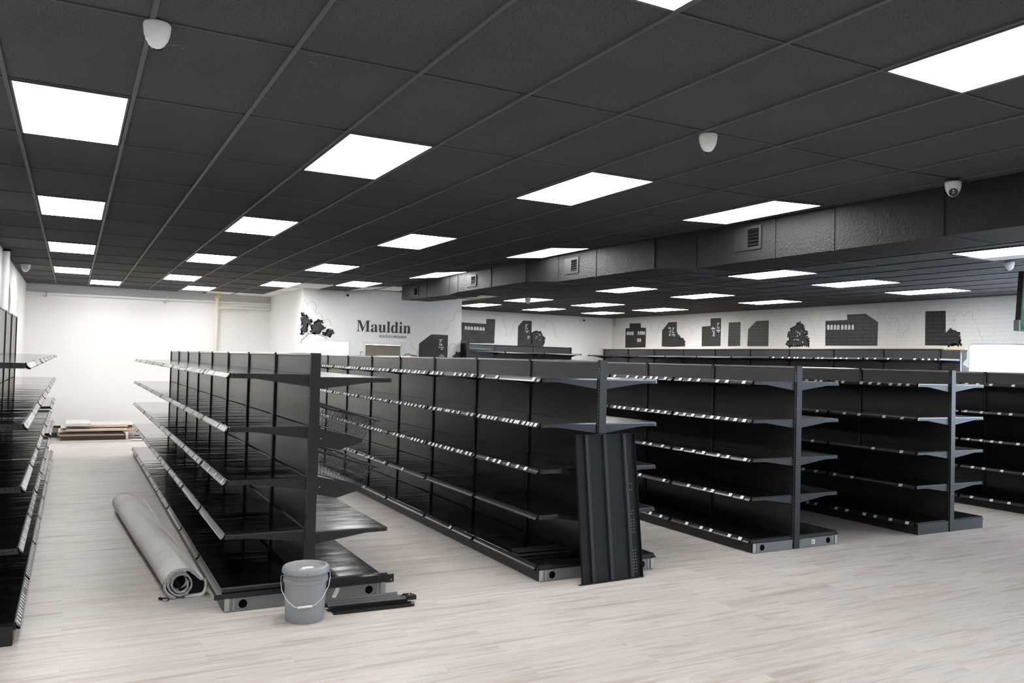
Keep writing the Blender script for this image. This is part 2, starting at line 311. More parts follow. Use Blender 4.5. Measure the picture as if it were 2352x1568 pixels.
CLOUDS=[
('OF',[(4.215,2.934),(4.253,2.96),(4.293,2.938),(4.309,2.9),(4.334,2.867),(4.348,2.91),(4.418,2.946),(4.497,2.911),(4.528,2.834),(4.505,2.77),(4.52,2.7),(4.583,2.719),(4.64,2.675),(4.653,2.612),(4.707,2.567),(4.762,2.591),(4.819,2.565),(4.845,2.503),(4.838,2.471),(4.859,2.464)]),
('OF',[(7.909,2.919),(7.815,2.928),(7.742,2.881),(7.722,2.803),(7.737,2.753),(7.691,2.708),(7.609,2.678),(7.565,2.608),(7.586,2.521),(7.531,2.505),(7.496,2.453),(7.493,2.418)]),
('OF',[(6.568,2.199),(6.62,2.226),(6.674,2.195),(6.706,2.138),(6.695,2.079),(6.728,2.055),(6.724,2.019),(6.777,2.015),(6.823,1.967),(6.828,1.909),(6.804,1.9),(6.843,1.876)]),
('OF',[(7.602,1.981),(7.614,2.083),(7.671,2.162),(7.745,2.164),(7.803,2.098),(7.839,2.159),(7.913,2.195)]),
('BK',[(10.606,3.019),(10.646,3.097),(10.752,3.135),(10.861,3.099),(10.918,3.005),(10.928,2.91),(10.912,2.861),(10.967,2.834),(10.979,2.777),(10.959,2.748),(11.003,2.721),(11.038,2.645),(11.018,2.567),(10.976,2.543),(11.014,2.509)]),
('BK',[(11.414,2.903),(11.324,2.937),(11.249,2.886),(11.219,2.807),(11.242,2.76),(11.21,2.71),(11.234,2.668),(11.18,2.628)]),
('BK',[(12.084,2.795),(12.109,2.865),(12.165,2.891),(12.246,2.842),(12.292,2.83),(12.278,2.912),(12.333,2.998),(12.447,3.019),(12.564,2.955),(12.597,2.867),(12.58,2.806),(12.639,2.769),(12.653,2.7),(12.619,2.659),(12.667,2.621),(12.681,2.552),(12.716,2.544),(12.733,2.495)]),
('RT',[(19.234,2.928),(19.211,3.008),(19.12,3.03),(19.041,2.987),(19.025,2.899),(18.972,2.857),(18.956,2.793),(18.891,2.76),(18.876,2.688),(18.912,2.632),(18.865,2.592),(18.878,2.544)]),
('RT',[(18.418,2.892),(18.421,2.97),(18.497,3.028),(18.583,2.991),(18.654,2.882),(18.653,2.85),(18.715,2.804),(18.726,2.756),(18.687,2.721),(18.772,2.63),(18.769,2.551),(18.755,2.527),(18.797,2.471)]),
('RT',[(17.686,2.874),(17.638,2.835),(17.559,2.916),(17.551,3.015),(17.437,3.057),(17.345,3.008),(17.331,2.94),(17.352,2.873),(17.315,2.797),(17.235,2.765),(17.199,2.705),(17.221,2.668),(17.186,2.645)]),
('RT',[(17.099,2.71),(17.067,2.762),(17.012,2.783),(16.982,2.864),(16.995,2.931),(16.931,3.003),(16.866,3.016),(16.814,3.096),(16.727,3.085),(16.67,3.01),(16.679,2.937),(16.646,2.907)]),
('RT',[(16.037,2.498),(16.019,2.59),(15.949,2.639),(15.952,2.717),(15.883,2.787)]),
('RT',[(15.556,3.047),(15.529,3.113),(15.43,3.145),(15.351,3.111),(15.321,3.06),(15.312,2.993),(15.248,2.956),(15.239,2.895),(15.279,2.825),(15.243,2.763),(15.269,2.698),(15.219,2.662),(15.197,2.631)]),
('RT',[(14.435,2.874),(14.389,2.866),(14.343,2.821),(14.342,2.767),(14.296,2.752),(14.272,2.712),(14.281,2.674)]),
('RT',[(13.904,2.995),(13.96,3.007),(14.022,2.98),(14.052,2.929),(14.051,2.881),(14.025,2.841),(14.093,2.814),(14.124,2.767),(14.11,2.723),(14.084,2.699),(14.153,2.671),(14.19,2.614),(14.176,2.566),(14.15,2.532)]),
('RT',[(13.517,2.893),(13.469,2.92),(13.477,2.976),(13.436,3.035),(13.354,3.06),(13.271,3.025),(13.24,2.968),(13.257,2.908),(13.21,2.902),(13.18,2.864),(13.184,2.814),(13.143,2.781),(13.141,2.707),(13.083,2.678),(13.059,2.623),(13.086,2.559)]),
('RT',[(12.869,3.046),(12.902,2.993),(12.878,2.928),(12.945,2.899),(12.967,2.854),(12.954,2.803),(12.993,2.768),(12.998,2.713)]),
('RT',[(11.457,2.864),(11.444,2.952),(11.373,2.999),(11.286,2.946),(11.242,2.845),(11.169,2.751),(11.129,2.854),(11.046,2.881),(10.962,2.824),(10.937,2.701),(10.958,2.641),(10.93,2.574)]),
('RT',[(10.983,2.482),(10.929,2.523),(10.873,2.481),(10.821,2.601),(10.727,2.636),(10.715,2.708),(10.703,2.804),(10.624,2.85),(10.639,2.934),(10.573,2.992),(10.481,2.976),(10.464,3.047),(10.391,3.074),(10.313,3.033)]),
('RT',[(9.846,2.785),(9.798,2.807),(9.761,2.769),(9.751,2.867),(9.703,2.922),(9.62,2.93),(9.56,2.867),(9.525,2.927),(9.455,2.94),(9.396,2.888),(9.4,2.821),(9.372,2.771),(9.313,2.718),(9.312,2.628),(9.266,2.594),(9.265,2.516),(9.223,2.46),(9.211,2.387)]),
]
BRANCH=[(4.22,2.062),(4.226,2.117),(4.317,2.206),(4.369,2.259),(4.455,2.274),(4.566,2.27),(4.662,2.234),(4.775,2.176)]
# ================================================================ ROOM
XL, XR, YF, YB = -.93, 14.7, -3.5, 20.97
def room():
    fl = struct(MB().box(XL-.1, XR+.1, YF-.1, 18.0, -.12, 0, M['floor']).box(1.6, XR+.1, 18.0, YB+.1, -.12, 0, M['floor']).box(XL-.1, 1.6, 18.0, YB+.1, -.12, -.004, M['subfloor']).build('floor'))
    struct(MB().box(XL-.12, XL, YF, YB, 0, 3.4, M['wall']).build('wall_left'))
    wl = MB().box(XL, 4.24, 20.57, 20.9, 0, 3.05, M['wall']).box(XL, 4.24, 20.56, 20.9, 3.05, 3.4, M['wall_grey'])
    struct(wl.build('wall_back_left'))
    # painted back wall of the right bay
    wb = struct(MB().box(7.9, XR+.12, YB, YB+.12, 0, 3.4, M['wall']).build('wall_back'))
    # right wall of painted brick with a window opening nearer than the frame and an added backlight opening
    m = MB(); X0, X1 = XR, XR+.14
    m.box(X0, X1, 9.3, YB, 0, 3.4, M['brick']).box(X0, X1, 7.0, 9.3, 2.22, 3.4, M['brick']).box(X0, X1, 7.0, 9.3, 0, .5, M['brick']).box(X0, X1, YF, -.1, 0, 3.4, M['brick']).box(X0, X1, -.1, 7.0, 0, .5, M['brick']).box(X0, X1, -.1, 7.0, 2.75, 3.4, M['brick'])
    wr = struct(m.build('wall_right'))
    # front wall with the shop window
    m = MB(); m.box(XL, 9.8, YF-.14, YF, 0, 3.4, M['wall']).box(14.0, XR, YF-.14, YF, 0, 3.4, M['wall']).box(9.8, 14.0, YF-.14, YF, 0, .4, M['wall']).box(9.8, 14.0, YF-.14, YF, 2.72, 3.4, M['wall'])
    struct(m.build('wall_front'))
    def window(n, rects, fn, parent):
        r = MB(); g = MB()
        for a, b_ in rects: fn(r, g, a, b_)
        o = struct(r.build('window_%d' % n)); g.build('window_glass', o); return o
    def wf(r, g, a, b_):
        z0, z1 = .4, 2.72; t = .03
        r.box(a, a+t, YF-.1, YF-.04, z0, z1, M['frame']).box(b_-t, b_, YF-.1, YF-.04, z0, z1, M['frame']).box(a+t, b_-t, YF-.1, YF-.04, z0, z0+t, M['frame']).box(a+t, b_-t, YF-.1, YF-.04, z1-t, z1, M['frame'])
        g.box(a+t, b_-t, YF-.073, YF-.067, z0+t, z1-t, M['glass'])
    def wr_(r, g, a, b_):
        z0, z1 = .5, 2.75; t = .03
        r.box(XR+.04, XR+.10, a, a+t, z0, z1, M['frame']).box(XR+.04, XR+.10, b_-t, b_, z0, z1, M['frame']).box(XR+.04, XR+.10, a+t, b_-t, z0, z0+t, M['frame']).box(XR+.04, XR+.10, a+t, b_-t, z1-t, z1, M['frame'])
        g.box(XR+.067, XR+.073, a+t, b_-t, z0+t, z1-t, M['glass'])
    window(1, [(9.8+i*2.1, 11.9+i*2.1) for i in range(2)], wf, None)
    window(2, [(-.1+i*2.3667, 2.2667+i*2.3667) for i in range(3)], wr_, None)
    z3 = MB(); z3.box(XR+.04, XR+.10, 7.03, 7.06, .5, 2.22, M['frame']).box(XR+.04, XR+.10, 9.27, 9.3, .5, 2.22, M['frame']).box(XR+.04, XR+.10, 7.06, 9.27, .5, .53, M['frame']).box(XR+.04, XR+.10, 7.06, 9.27, 2.19, 2.22, M['frame'])  # added window, hidden behind the plastic sheet to backlight it
    z3 = struct(z3.build('window_3')); MB().box(XR+.067, XR+.073, 7.06, 9.27, .53, 2.19, M['glass']).build('window_glass', z3)
    # office block that juts into the hall
    m = MB(); Y = 17.3
    for x0, x1, z0, z1 in [(4.24, 4.41, 0, 3.4), (5.24, 5.62, 0, 3.4), (6.475, 7.9, 0, 3.4), (4.41, 5.24, 2.115, 3.4), (5.62, 6.475, 2.09, 3.4)]:
        m.box(x0, x1, Y, Y+.12, z0, z1, M['wall'])
    m.box(4.24, 4.36, Y+.12, 20.57, 0, 3.4, M['wall']).box(7.78, 7.9, Y+.12, YB+.12, 0, 3.4, M['wall']).box(5.5, 5.6, Y+.12, 20.57, 0, 3.2, M['wall']).box(4.36, 5.5, 20.45, 20.57, 0, 3.2, M['wall']).box(4.36, 5.5, Y+.12, 20.45, 3.2, 3.25, M['wall'])
    wo = struct(m.build('wall_office'))
    # room seen through the first opening has a lit panel of its own
    t = tag(MB().box(4.5, 5.4, 18.0, 19.4, 3.13, 3.2, M['led']).build('ceiling_light'), 'lit ceiling panel inside the small room behind the white doorway', 'ceiling light')
    # casings
    d1 = struct(MB().box(5.24, 5.29, Y-.025, Y, 0, 2.17, M['plastic_white']).box(4.40, 5.24, Y-.012, Y, 2.115, 2.165, M['plastic_white']).build('door_1'))
    d2 = MB().box(5.55, 5.62, Y-.025, Y, 0, 2.15, M['plastic_white']).box(6.475, 6.545, Y-.025, Y, 0, 2.15, M['plastic_white']).box(5.62, 6.475, Y-.025, Y, 2.09, 2.15, M['plastic_white'])
    d2.prism([(5.52, 2.19), (5.545, 2.13), (5.55, 2.15)], 1, Y-.02, Y, M['plastic_white']).prism([(6.575, 2.165), (6.545, 2.11), (6.55, 2.15)], 1, Y-.02, Y, M['plastic_white'])
    d2 = struct(d2.build('door_2'))
    MB().box(5.63, 6.44, Y+.03, Y+.045, .05, 2.08, M['blind']).build('roller_blind', d2)['label'] = 'olive brown blind closing the doorway'
    MB().box(6.44, 6.47, Y+.02, Y+.06, 0, 2.09, M['plastic_white']).build('blind_track', d2)
    tag(MB().box(5.50, 5.555, Y-.07, Y-.026, 1.78, 1.93, M['bright_steel']).box(5.51, 5.545, Y-.075, Y-.07, 1.8, 1.9, M['rail']).build('wall_box'), 'small grey box on the casing left of the brown blind', 'wall box')
    for k, (a, b_, c, d, e, f, mm) in enumerate([(XL, 4.24, 20.555, 20.57, 0, .13, M['rubberblk']), (XL, XL+.012, -3.5, 20.555, 0, .1, M['rubberblk'])]):
        struct(MB().box(a, b_, c, d, e, f, mm).build(('baseboard_back', 'baseboard_left')[k]))
    
    # wood ledge over the right wall shelving
    struct(MB().box(14.33, XR, 9.31, YB, 2.235, 2.262, M['ledge']).build('trim_1'))
    # bare plaster patches on the left wall
    pt = [(15.42, 2.86), (15.30, 2.72), (15.24, 2.55), (15.1, 2.4), (15.2, 2.1), (15.7, 2.1), (15.74, 2.45), (15.80, 2.58), (15.66, 2.74), (15.52, 2.8)]
    m = MB().prism(pt, 0, XL, XL+.003, M['patch']).prism([(17.6, 2.55), (17.7, 2.7), (17.8, 2.6), (17.72, 2.45)], 0, XL, XL+.003, M['cream'])
    o = m.build('plaster_patch', bpy.data.objects['wall_left']); o['label'] = 'grey torn patches in the white paint'
    return wb, wr, wo
WB, WR, WO = room()

# ---------------------------------------------------------------- ceiling
C1 = [-.359+.6096*c for c in range(0, 11)]
XE = [XL]+C1+[6.318+.6435*k for k in range(0, 13)]+[XR]
YE = [5.017+1.2192*r for r in range(-7, 13)]+[YB]
def zc(x, y):
    if x < 5.1 or x > 6.6: return H
    t = min(1, (x-5.127)/.61); q = min(1, max(0, (y-4.5)/6.5))
    return H+t*(.02+.04*q)
LIGHTS = []   # (x0,x1,y0,y1, dz at right edge, place words)
def gl(c, r, tilt=0, lab=''):
    LIGHTS.append((-.359+.6096*(c+.047), -.359+.6096*(c+.953), 5.017+1.2192*(r+.0204), 5.017+1.2192*(r+.9796), tilt, lab))
P_ = 'square white LED ceiling panel, '
gl(0, 0, lab=P_+'nearest of the leftmost line'); gl(0, 3, lab=P_+'second nearest of the leftmost line'); gl(0, 6, lab=P_+'third nearest of the leftmost line'); gl(0, 9, lab=P_+'fourth nearest of the leftmost line'); gl(1, 11, lab=P_+'closest to the back wall over the leftmost aisle')
gl(3, 0, lab=P_+'large one right of the nearest left camera'); gl(3, 3, lab=P_+'second nearest in the line above the first shelving run'); gl(3, 6, lab=P_+'third nearest in the line above the first shelving run'); gl(3, 9, lab=P_+'fourth nearest in the line above the first shelving run'); gl(4, 11, lab=P_+'beside the missing tile near the pipe')
gl(6, 0, lab=P_+'in front of the duct, left of the middle camera'); gl(6, 3, lab=P_+'second in the line before the office wall'); gl(6, 6, lab=P_+'third in the line before the office wall'); gl(6, 9, lab=P_+'beside the white tiles at the office corner')
gl(9, 0, .022, P_+'nearest of those hugging the black duct'); gl(9, 3, .045, P_+'second of those hugging the black duct'); gl(9, 6, .055, P_+'third of those hugging the black duct'); gl(8, 8, .0, P_+'right above the office wall lettering')
gl(3, -3, lab=P_+'only its tip showing at the top edge'); gl(6, -3, lab=P_+'cut by the right edge, high up')
gl(0, -3, lab='square white LED ceiling panel behind the near left camera'); gl(9, -3, lab='square white LED ceiling panel near the shop window')
def g2(c0, c1, r0, r1, lab):
    LIGHTS.append((-.359+.6096*c0, -.359+.6096*c1, 5.017+1.2192*r0, 5.017+1.2192*r1, 0, lab))
Q_ = 'LED ceiling panel beyond the duct, '
g2(15.57, 16.55, -.05, .89, Q_+'nearest, at the right edge'); g2(15.23, 16.29, 2.86, 3.80, Q_+'second of the line along it'); g2(15.23, 16.16, 5.82, 6.80, Q_+'third of the line along it'); g2(15.07, 16.14, 8.86, 9.82, Q_+'with a dome camera hanging before it'); g2(15.07, 16.03, 10.83, 11.86, Q_+'touching the office wall corner')
g2(18.36, 19.47, 2.91, 3.86, Q_+'nearest of the middle line'); g2(18.29, 19.32, 5.85, 6.83, Q_+'second of the middle line'); g2(18.2, 19.37, 8.86, 9.90, Q_+'third of the middle line'); g2(18.22, 19.24, 10.92, 11.95, Q_+'last of the middle line by the back wall')
g2(21.57, 22.64, 2.97, 3.94, Q_+'nearest of the line by the brick wall'); g2(21.58, 22.59, 5.96, 6.96, Q_+'second of the line by the brick wall'); g2(21.52, 22.76, 9.01, 10.09, Q_+'third of the line by the brick wall'); g2(21.28, 22.46, 11.0, 11.9, Q_+'last, beside the far corner')
def inlight(xm, ym):
    for L in LIGHTS:
        if L[0]-.12 < xm < L[1]+.12 and L[2]-.2 < ym < L[3]+.2: return True
    return False
def ceiling():
    m = MB(); g = MB()
    WH = {(7, 9), (7, 10), (7, 11), (7, 12), (9, 9), (10, 9), (6, 12), (5, 12)}
    for i in range(len(XE)-1):
        x0, x1 = XE[i], XE[i+1]
        for j in range(len(YE)-1):
            y0, y1 = YE[j], YE[j+1]
            c = i-1; r = j-7; z = .008
            wh = (c, r) in WH or (abs(x0-7.605) < .02 and r in (9, 10)) or (abs(x0-9.535) < .02 and r == 0) or (abs(x0-10.18) < .02 and r == 0 and False)
            if c == 4 and r == 12: # missing tile
                continue
            m.quad((x0, y0, zc(x0, y0)+z), (x0, y1, zc(x0, y1)+z), (x1, y1, zc(x1, y1)+z), (x1, y0, zc(x1, y0)+z), M['tile_white'] if wh else M['tile_dark'])
    m.box(XL-.1, XR+.1, YF-.1, YB+.2, 3.52, 3.6, M['dark'])
    o = struct(m.build('ceiling'))
    b = .011
    def mb(i, j, w): 
        return M['tile_white'] if w else M['grid']
    for i, x in enumerate(XE):
        for j in range(len(YE)-1):
            y0, y1 = YE[j], YE[j+1]; z0, z1 = zc(x, y0), zc(x, y1)
            wh = (i-1) in (7, 8) and j-7 in (9, 10, 11, 12)
            bw = b
            g.add([(x-bw,y0,z0-.002),(x+bw,y0,z0-.002),(x+bw,y1,z1-.002),(x-bw,y1,z1-.002),(x-bw,y0,z0+.03),(x+bw,y0,z0+.03),(x+bw,y1,z1+.03),(x-bw,y1,z1+.03)],
                  [(0,1,2,3),(0,4,5,1),(2,6,7,3),(0,3,7,4),(1,5,6,2)], mb(i, j, wh))
    for j, y in enumerate(YE):
        for i in range(len(XE)-1):
            x0, x1 = XE[i], XE[i+1]; z0, z1 = zc(x0, y), zc(x1, y); bw = .006
            wh = (i-1) == 7 and j-7 in (9, 10, 11, 12)
            g.add([(x0,y-bw,z0),(x1,y-bw,z1),(x1,y+bw,z1),(x0,y+bw,z0),(x0,y-bw,z0+.03),(x1,y-bw,z1+.03),(x1,y+bw,z1+.03),(x0,y+bw,z0+.03)],
                  [(0,1,2,3),(0,4,5,1),(2,6,7,3)], M['tile_white'] if wh else M['grid_cross'])
    g.build('grid_bars', o)
    # a few bare scuffs on the tiles
    s = MB(); rr = random.Random(5)
    for cx, cy in [(.95, 3.9), (.95, 4.55), (.3, 4.0), (2.2, 4.6), (2.4, 4.7), (3.6, 4.7), (3.9, 4.6), (5.2, 4.3), (3.2, 4.1)]:
        for k in range(7):
            x = cx+rr.uniform(-.12, .12); y = cy+rr.uniform(-.1, .1); a = rr.uniform(-.6, .6); l = rr.uniform(.005, .025); w_ = .0012
            dx, dy = l*math.cos(a), l*math.sin(a)
            s.quad((x-dx, y-dy-w_, H+.006), (x+dx, y+dy-w_, H+.006), (x+dx, y+dy+w_, H+.006), (x-dx, y-dy+w_, H+.006), M['grey_steel'])
    s.build('scuff_marks', o)
ceiling()
for x0, x1, y0, y1, dz, lab in LIGHTS:
    t = thing('ceiling_light', lab, 'ceiling light', ((x0+x1)/2, (y0+y1)/2, H), 0, 'LED panels in the ceiling grid')
    a, b_ = (x1-x0)/2, (y1-y0)/2
    def q(m, xa, xb, ya, yb, z, mt, th=0):
        f = lambda x: z+dz*(x+a)/(2*a)
        m.add([(xa,ya,f(xa)),(xb,ya,f(xb)),(xb,yb,f(xb)),(xa,yb,f(xa)),(xa,ya,f(xa)+.02),(xb,ya,f(xb)+.02),(xb,yb,f(xb)+.02),(xa,yb,f(xa)+.02)],[(0,3,2,1),(4,5,6,7),(0,1,5,4),(1,2,6,5),(2,3,7,6),(3,0,4,7)], mt)
    q(d := MB(), -a, a, -b_, b_, -.006, M['led']); d.build('diffuser', t)
    fr = MB(); e = .012
    q(fr, -a-e, -a, -b_-e, b_+e, -.006, M['grid']); q(fr, a, a+e, -b_-e, b_+e, -.006, M['grid']); q(fr, -a, a, -b_-e, -b_, -.006, M['grid']); q(fr, -a, a, b_, b_+e, -.006, M['grid'])
    fr.build('frame', t)

# ---------------------------------------------------------------- duct
def duct():
    st = [(YF+.02, 5.9, 6.53, 2.855), (6.86, 5.88, 6.53, 2.855), (7.51, 5.83, 6.40, 2.905), (9.59, 5.81, 6.40, 2.905), (10.38, 5.74, 6.28, 2.955), (12.8, 5.75, 6.28, 2.955), (13.23, 5.79, 6.32, 2.935), (14.2, 5.76, 6.34, 2.945), (15.5, 5.76, 6.34, 2.966)]
    t = thing('air_duct', 'long black rough-coated rectangular air duct hanging under the ceiling', 'duct', (0, 0, 0))
    m = MB(); vs = []; top = 3.30
    for y, a, b_, z in st: vs += [(a, y, top), (a, y, z), (b_, y, z), (b_, y, top)]
    fs = []
    for i in range(len(st)-1):
        for k in range(4):
            k2 = (k+1) % 4; fs.append((i*4+k, i*4+k2, i*4+4+k2, i*4+4+k))
    fs += [(0, 1, 2, 3), tuple(len(st)*4-4+k for k in range(4))]
    m.add(vs, fs, M['duct']); m.build('duct_body', t)
    def sect(y):
        for i in range(len(st)-1):
            if st[i][0] <= y <= st[i+1][0]:
                u = (y-st[i][0])/(st[i+1][0]-st[i][0]); return [st[i][k]*(1-u)+st[i+1][k]*u for k in (1, 2, 3)]
    for y in (4.01, 5.04, 5.73, 6.86, 7.51, 8.68, 9.59, 10.38, 11.5, 12.78, 13.23, 14.2, 15.0):
        a, b_, z = sect(y); d = .006
        MB().box(a-d, a+.004, y-.008, y+.008, z-d, top, M['duct']).box(a+.004, b_+d, y-.008, y+.008, z-d, z+.004, M['duct']).build('duct_seam', t)
    for y0, y1, z0, z1 in [(14.6, 14.99, 2.99, 3.18), (12.03, 12.39, 3.01, 3.2), (9.08, 9.42, 2.985, 3.195), (5.9, 6.26, 2.965, 3.2)]:
        a = sect(y0)[0]; x = a-.012
        mm = M['duct_vent']; w_ = .03
        f = MB().box(x, a+.002, y0, y1, z0, z0+w_, mm).box(x, a+.002, y0, y1, z1-w_, z1, mm).box(x, a+.002, y0, y0+w_, z0+w_, z1-w_, mm).box(x, a+.002, y1-w_, y1, z0+w_, z1-w_, mm)
        ym = (y0+y1)/2; f.box(x, a+.002, ym, y1-w_, z0+w_, z1-w_, mm)
        v = f.build('air_vent', t)
        MB().box(a-.002, a, y0+w_, ym, z0+w_, z1-w_, M['dark']).build('opening', v)
        n = 5
        for k in range(n):
            z = z0+w_+(z1-z0-2*w_)*(k+.5)/n
            MB().add([(x, y0+w_, z-.004), (x, ym, z-.004), (a-.002, ym, z+.008), (a-.002, y0+w_, z+.008)], [(0, 1, 2, 3)], M['frame']).build('louvre', v)
duct()

# ================================================================ GONDOLAS
S = 1.2192
def upright_mesh(h, hx=.036, hy=.020):
    m = MB(); fm = M['frame']; d = M['dark']
    # end faces toward the aisle ends
    m.quad((-hx, -hy, 0), (hx, -hy, 0), (hx, -hy, h), (-hx, -hy, h), fm)
    m.quad((-hx, hy, 0), (-hx, hy, h), (hx, hy, h), (hx, hy, 0), fm)
    m.quad((-hx, -hy, h), (hx, -hy, h), (hx, hy, h), (-hx, hy, h), fm)
    p = .0254; n = int((h-.03)/p)
    for s in (-1, 1):
        x = s*hx; m.quad((x, -hy, 0), (x, hy, 0), (x, hy, h), (x, -hy, h), fm)
        for k in range(2, n):
            z = k*p; x2 = x+s*.0008
            m.box(min(x, x2), max(x, x2), -.0035, .0035, z, z+.012, M['slot'])
    return m.mesh('upright')
UPM = {}
def deck_mesh(depth, mt='shelf'):
    m = MB(); d = depth-.03; y = S/2-.003
    # top plate, rolled front edge, underside folds
    m.prism([(.04, 0), (d-.004, 0), (d, -.004), (d, -.032), (d-.014, -.032), (d-.014, -.012), (.04, -.012)], 1, -y, y, M[mt])
    for s in (-1, 1):
        yy = s*(y-.001); y0, y1 = (yy-.003, yy) if s > 0 else (yy, yy+.003)
        m.prism([(.030, .0), (d-.002, .0), (d+.006, -.01), (d+.004, -.034), (d*.72, -.036), (.05, -.088), (.030, -.088)], 1, y0-s*.0+.0, y1, M['frame'])
    for s in (-1, 1):
        for x, z in ((d-.022, -.014), (d-.075, -.010), (d-.075, -.020), (.06, -.045)):
            yy = s*(y-.001); ys = sorted((yy, yy+s*.0006)); m.box(x-.004, x+.004, ys[0], ys[1], z-.003, z+.003, M['dark'])
    return m.mesh('shelf')
def base_mesh(depth, mt='shelf'):
    m = MB(); d = depth-.03; y = S/2-.003
    m.prism([(.04, 0), (d-.004, 0), (d, -.004), (d, -.040), (d-.02, -.040), (d-.02, -.012), (.04, -.012)], 1, -y, y, M[mt])
    for s in (-1, 1):
        yy = s*y; y0, y1 = (yy-.004, yy) if s > 0 else (yy, yy+.004)
        m.prism([(.04, -.001), (d-.002, -.001), (d+.01, -.012), (d+.01, -.042), (.04, -.042)], 1, y0, y1, M['frame'])
    return m.mesh('base_shelf')
def channel_mesh(depth, mt):
    m = MB(); d = depth-.03; y = S/2-.008
    pf = [(d, .001), (d+.005, .001), (d+.008, -.012), (d+.014, -.024), (d+.024, -.034), (d+.031, -.034), (d+.029, -.038), (d+.020, -.039), (d+.008, -.030), (d, -.028)]
    m.prism(pf, 1, -y, y, mt)
    pc = [(d+.001, .002), (d+.008, .002), (d+.011, -.012), (d+.018, -.022), (d+.030, -.031), (d+.034, -.036), (d+.028, -.040), (d+.008, -.034)]
    m.prism(pc, 1, -y-.004, -y+.010, M['dark']).prism(pc, 1, y-.010, y+.004, M['dark'])
   
    ob = m.mesh('price_channel'); return ob
def tag_pts(depth, yc, w_, x=0, z=0):
    d = depth-.03; a = (d+.0072, -.003); b_ = (d+.0235, -.0305); nx, nz = .86*.0015, .5*.0015
    P = [(a[0]+nx, yc-w_/2, a[1]+nz), (a[0]+nx, yc+w_/2, a[1]+nz), (b_[0]+nx+.004, yc+w_/2, b_[1]+nz), (b_[0]+nx+.004, yc-w_/2, b_[1]+nz)]
    Q = [(p[0]+nx, p[1], p[2]+nz) for p in P]
    return P+Q
TF = [(0,1,2,3),(4,7,6,5),(0,4,5,1),(1,5,6,2),(2,6,7,3),(3,7,4,0)]
